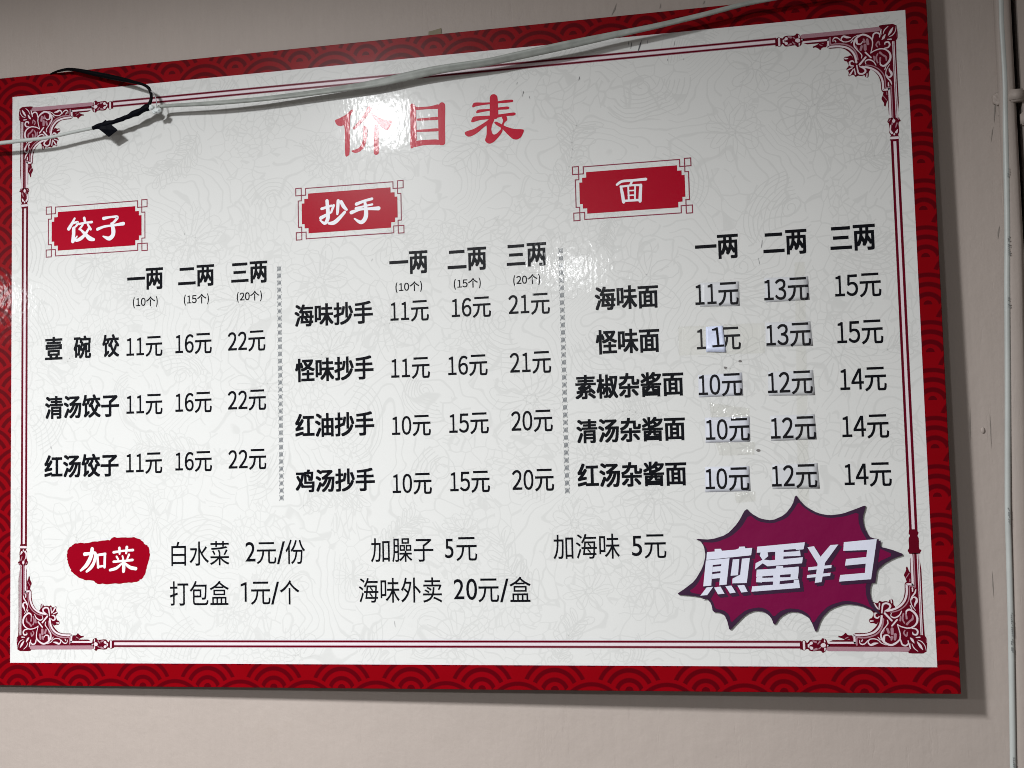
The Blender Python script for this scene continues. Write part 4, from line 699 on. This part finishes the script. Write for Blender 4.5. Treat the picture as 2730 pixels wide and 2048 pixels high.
for q, lab in TAPE:
    cx_ = sum(p[0] for p in q) / len(q) * MM; cz_ = min(p[1] for p in q) * MM
    bm = bmesh.new()
    if len(q) == 4: inset_slab(bm, q, -.00090, -.00094, 0, .0009 if 'strip' not in lab else .0002, 12, 12)
    else:
        vs = [bm.verts.new((p[0] * MM, -.0025 - .0004 * (n_ % 2), p[1] * MM)) for n_, p in enumerate(q)]; bm.faces.new(vs)
        bmesh.ops.triangulate(bm, faces=bm.faces)
        r = None
    link('clear_tape', bm, M_tape if 'strip' in lab else M_tapeg, label=lab, cat='clear tape', at=(cx_, -.0016, cz_), smooth=True)

# ---------------- starburst sign ----------------
bc = (sum(p[0] for p in BURST) / len(BURST) * MM, -.001, min(p[1] for p in BURST) * MM)
st = thing('starburst_sign', bc, 'spiky dark magenta cutout sign with white blocky 煎蛋¥3 lettering, at the board lower right', 'cutout sign')
bm = bmesh.new()
vs = [bm.verts.new((p[0] * MM, -.0010, p[1] * MM)) for p in chaikin(BURST)]
f = bm.faces.new(vs); f.normal_update()
r = bmesh.ops.extrude_face_region(bm, geom=[f])
bmesh.ops.translate(bm, vec=(0, -.0016, 0), verts=[g for g in r['geom'] if isinstance(g, bmesh.types.BMVert)])
bmesh.ops.recalc_face_normals(bm, faces=bm.faces)
link('card', bm, M_burstd, st)
bm = bmesh.new(); poly(bm, chaikin(BURSTIN), -.00272); link('magenta_fill', bm, M_burst, st)
bm = bmesh.new(); y = -.0028
for p in BCHARS:
    cxx = sum(a[0] for a in p) / len(p); czz = sum(a[1] for a in p) / len(p)
    for dx, dz in ((1.2, -1.2), (3.1, -2.9)):
        poly(bm, [(a[0] + dx + (1.1 if a[0] > cxx else -1.1), a[1] + dz + (1.0 if a[1] > czz else -1.0)) for a in p], y); y -= 2e-6
link('letter_shadow', bm, M_burstd, st)
bm = bmesh.new(); y = -.0030
for p in BCHARS: poly(bm, p, y); y -= 4e-6
link('lettering', bm, M_burstw, st)

# ---------------- cable crossing the board ----------------
cab = thing('overhead_cable', Vector(CABR[0][:3]) * MM, 'drooping dusty white cable with black taped splice crossing the top of the board', 'cable')
def flat(t, wd): return 2.1 if wd < 5.5 else 2.4
bm = bmesh.new(); tube(bm, CABR, ratio=flat, twist=lambda t: .55 * math.sin(t * 9), twin=True, seg=18); link('right_sheath', bm, M_sheath, cab, smooth=True)
bm = bmesh.new(); tube(bm, CABL, ratio=.9, seg=14); link('left_sheath', bm, M_sheath2, cab, smooth=True)
bm = bmesh.new(); tube(bm, BLK1, ratio=.85, seg=16, lump=.35, n=8); link('tape_wrap', bm, M_tapeb, cab, smooth=True)
bm = bmesh.new(); tube(bm, BLK2, ratio=.85, seg=12); link('black_wire', bm, M_black, cab, smooth=True)
bm = bmesh.new(); tube(bm, WIRE, ratio=1, seg=8); link('thin_wire', bm, M_steel, cab, smooth=True)
bm = bmesh.new()
fp = [Vector(p) * MM for p in FLAP]
vs = [bm.verts.new(p) for p in fp]; f = bm.faces.new(vs); r = bmesh.ops.extrude_face_region(bm, geom=[f])
bmesh.ops.translate(bm, vec=(0, -.0006, 0), verts=[g for g in r['geom'] if isinstance(g, bmesh.types.BMVert)])
bmesh.ops.recalc_face_normals(bm, faces=bm.faces); link('tape_flap', bm, M_tapeb, cab)
for L_ in LUMP:
    bm = bmesh.new(); bmesh.ops.create_icosphere(bm, subdivisions=3, radius=L_[3] * MM / 2)
    for v in bm.verts: v.co *= 1 + .35 * noise.noise(v.co * 420 + Vector((L_[0], 0, 0)))
    bmesh.ops.scale(bm, vec=(1.1, .7, .85), verts=bm.verts); bmesh.ops.translate(bm, vec=Vector(L_[:3]) * MM, verts=bm.verts)
    link('splice_end', bm, M_clearp, cab, smooth=True)

# ---------------- cables running down the wall at the right ----------------
vc = thing('wall_cable', Vector(VC[-1][:3]) * MM, 'round white cable with grey printing running straight down the wall right of the board', 'cable')
bm = bmesh.new(); tube(bm, VC, ratio=.9, seg=16); link('sheath', bm, M_sheath2, vc, smooth=True)
for p in PRINT:
    # printed code: a row of small grey smudged characters along the sheath
    bm = bmesh.new(); P = Vector(p[:3]) * MM; L_ = p[3] * MM; n_ = max(4, int(L_ / .0022)); random.seed(int(p[2] * 10))
    for k in range(n_):
        z = P.z + L_ * (.5 - (k + .5) / n_); h = L_ / n_ * .38
        for sx in (-1, 1):
            if random.random() < .25: continue
            x0 = P.x + .0006 + (sx * .0006); wd = random.uniform(.0003, .0006)
            yy = P.y + .0001
            vs = [bm.verts.new(v) for v in ((x0 - wd, yy, z - h), (x0 + wd, yy, z - h), (x0 + wd, yy, z + h * random.uniform(.2, 1)), (x0 - wd, yy, z + h))]
            bm.faces.new(vs)
    link('sheath_printing', bm, M_smudge, vc)
bm = bmesh.new(); tube(bm, PC, ratio=.8, seg=12)
link('painted_cable', bm, M_trim, label='thinner cable painted over in wall colour, hidden right behind the white wall cable', cat='cable', smooth=True)
def rbox(name, P, sx, sy, sz, mat, label, cat, rot=0):
    bm = bmesh.new(); bmesh.ops.create_cube(bm, size=1); bmesh.ops.scale(bm, vec=(sx, sy, sz), verts=bm.verts)
    bmesh.ops.bevel(bm, geom=bm.edges[:], offset=min(sx, sy, sz) * .15, segments=3, affect='EDGES')
    for v in bm.verts: v.co += Vector((noise.noise(v.co * 300), noise.noise(v.co * 300 + Vector((5, 0, 0))), noise.noise(v.co * 300 + Vector((9, 0, 0))))) * .0004
    bmesh.ops.rotate(bm, cent=(0, 0, 0), matrix=Matrix.Rotation(rot, 3, 'Y'), verts=bm.verts)
    o = link(name, bm, mat, label=label, cat=cat, smooth=True); o.location = P
    return o
A, Bc, Cc, Dc = [Vector(p[:3]) * MM for p in CLIP]
rbox('cable_clip', (A + Bc) / 2 + Vector((.003, .000, 0)), .0165, .0125, .0135, M_trim, 'painted cable clip holding the wall cables over the edge strip, near the top right', 'cable clip')
rbox('cable_clip', Dc + Vector((.004, 0, 0)), .012, .010, .014, M_trim, 'painted cable clip on the wall beyond the dark gap, at the right frame edge', 'cable clip')
bm = bmesh.new()
bmesh.ops.create_icosphere(bm, subdivisions=3, radius=.0055)
for v in bm.verts: v.co *= 1 + .5 * noise.noise(v.co * 300)
bmesh.ops.scale(bm, vec=(.9, .6, 1.2), verts=bm.verts)
o = link('plaster_lump', bm, M_wall, parent=None, label='rough painted plaster lump on the wall just left of the upper cable clip', cat='plaster lump', smooth=True); o.location = Cc + Vector((0, .003, 0))
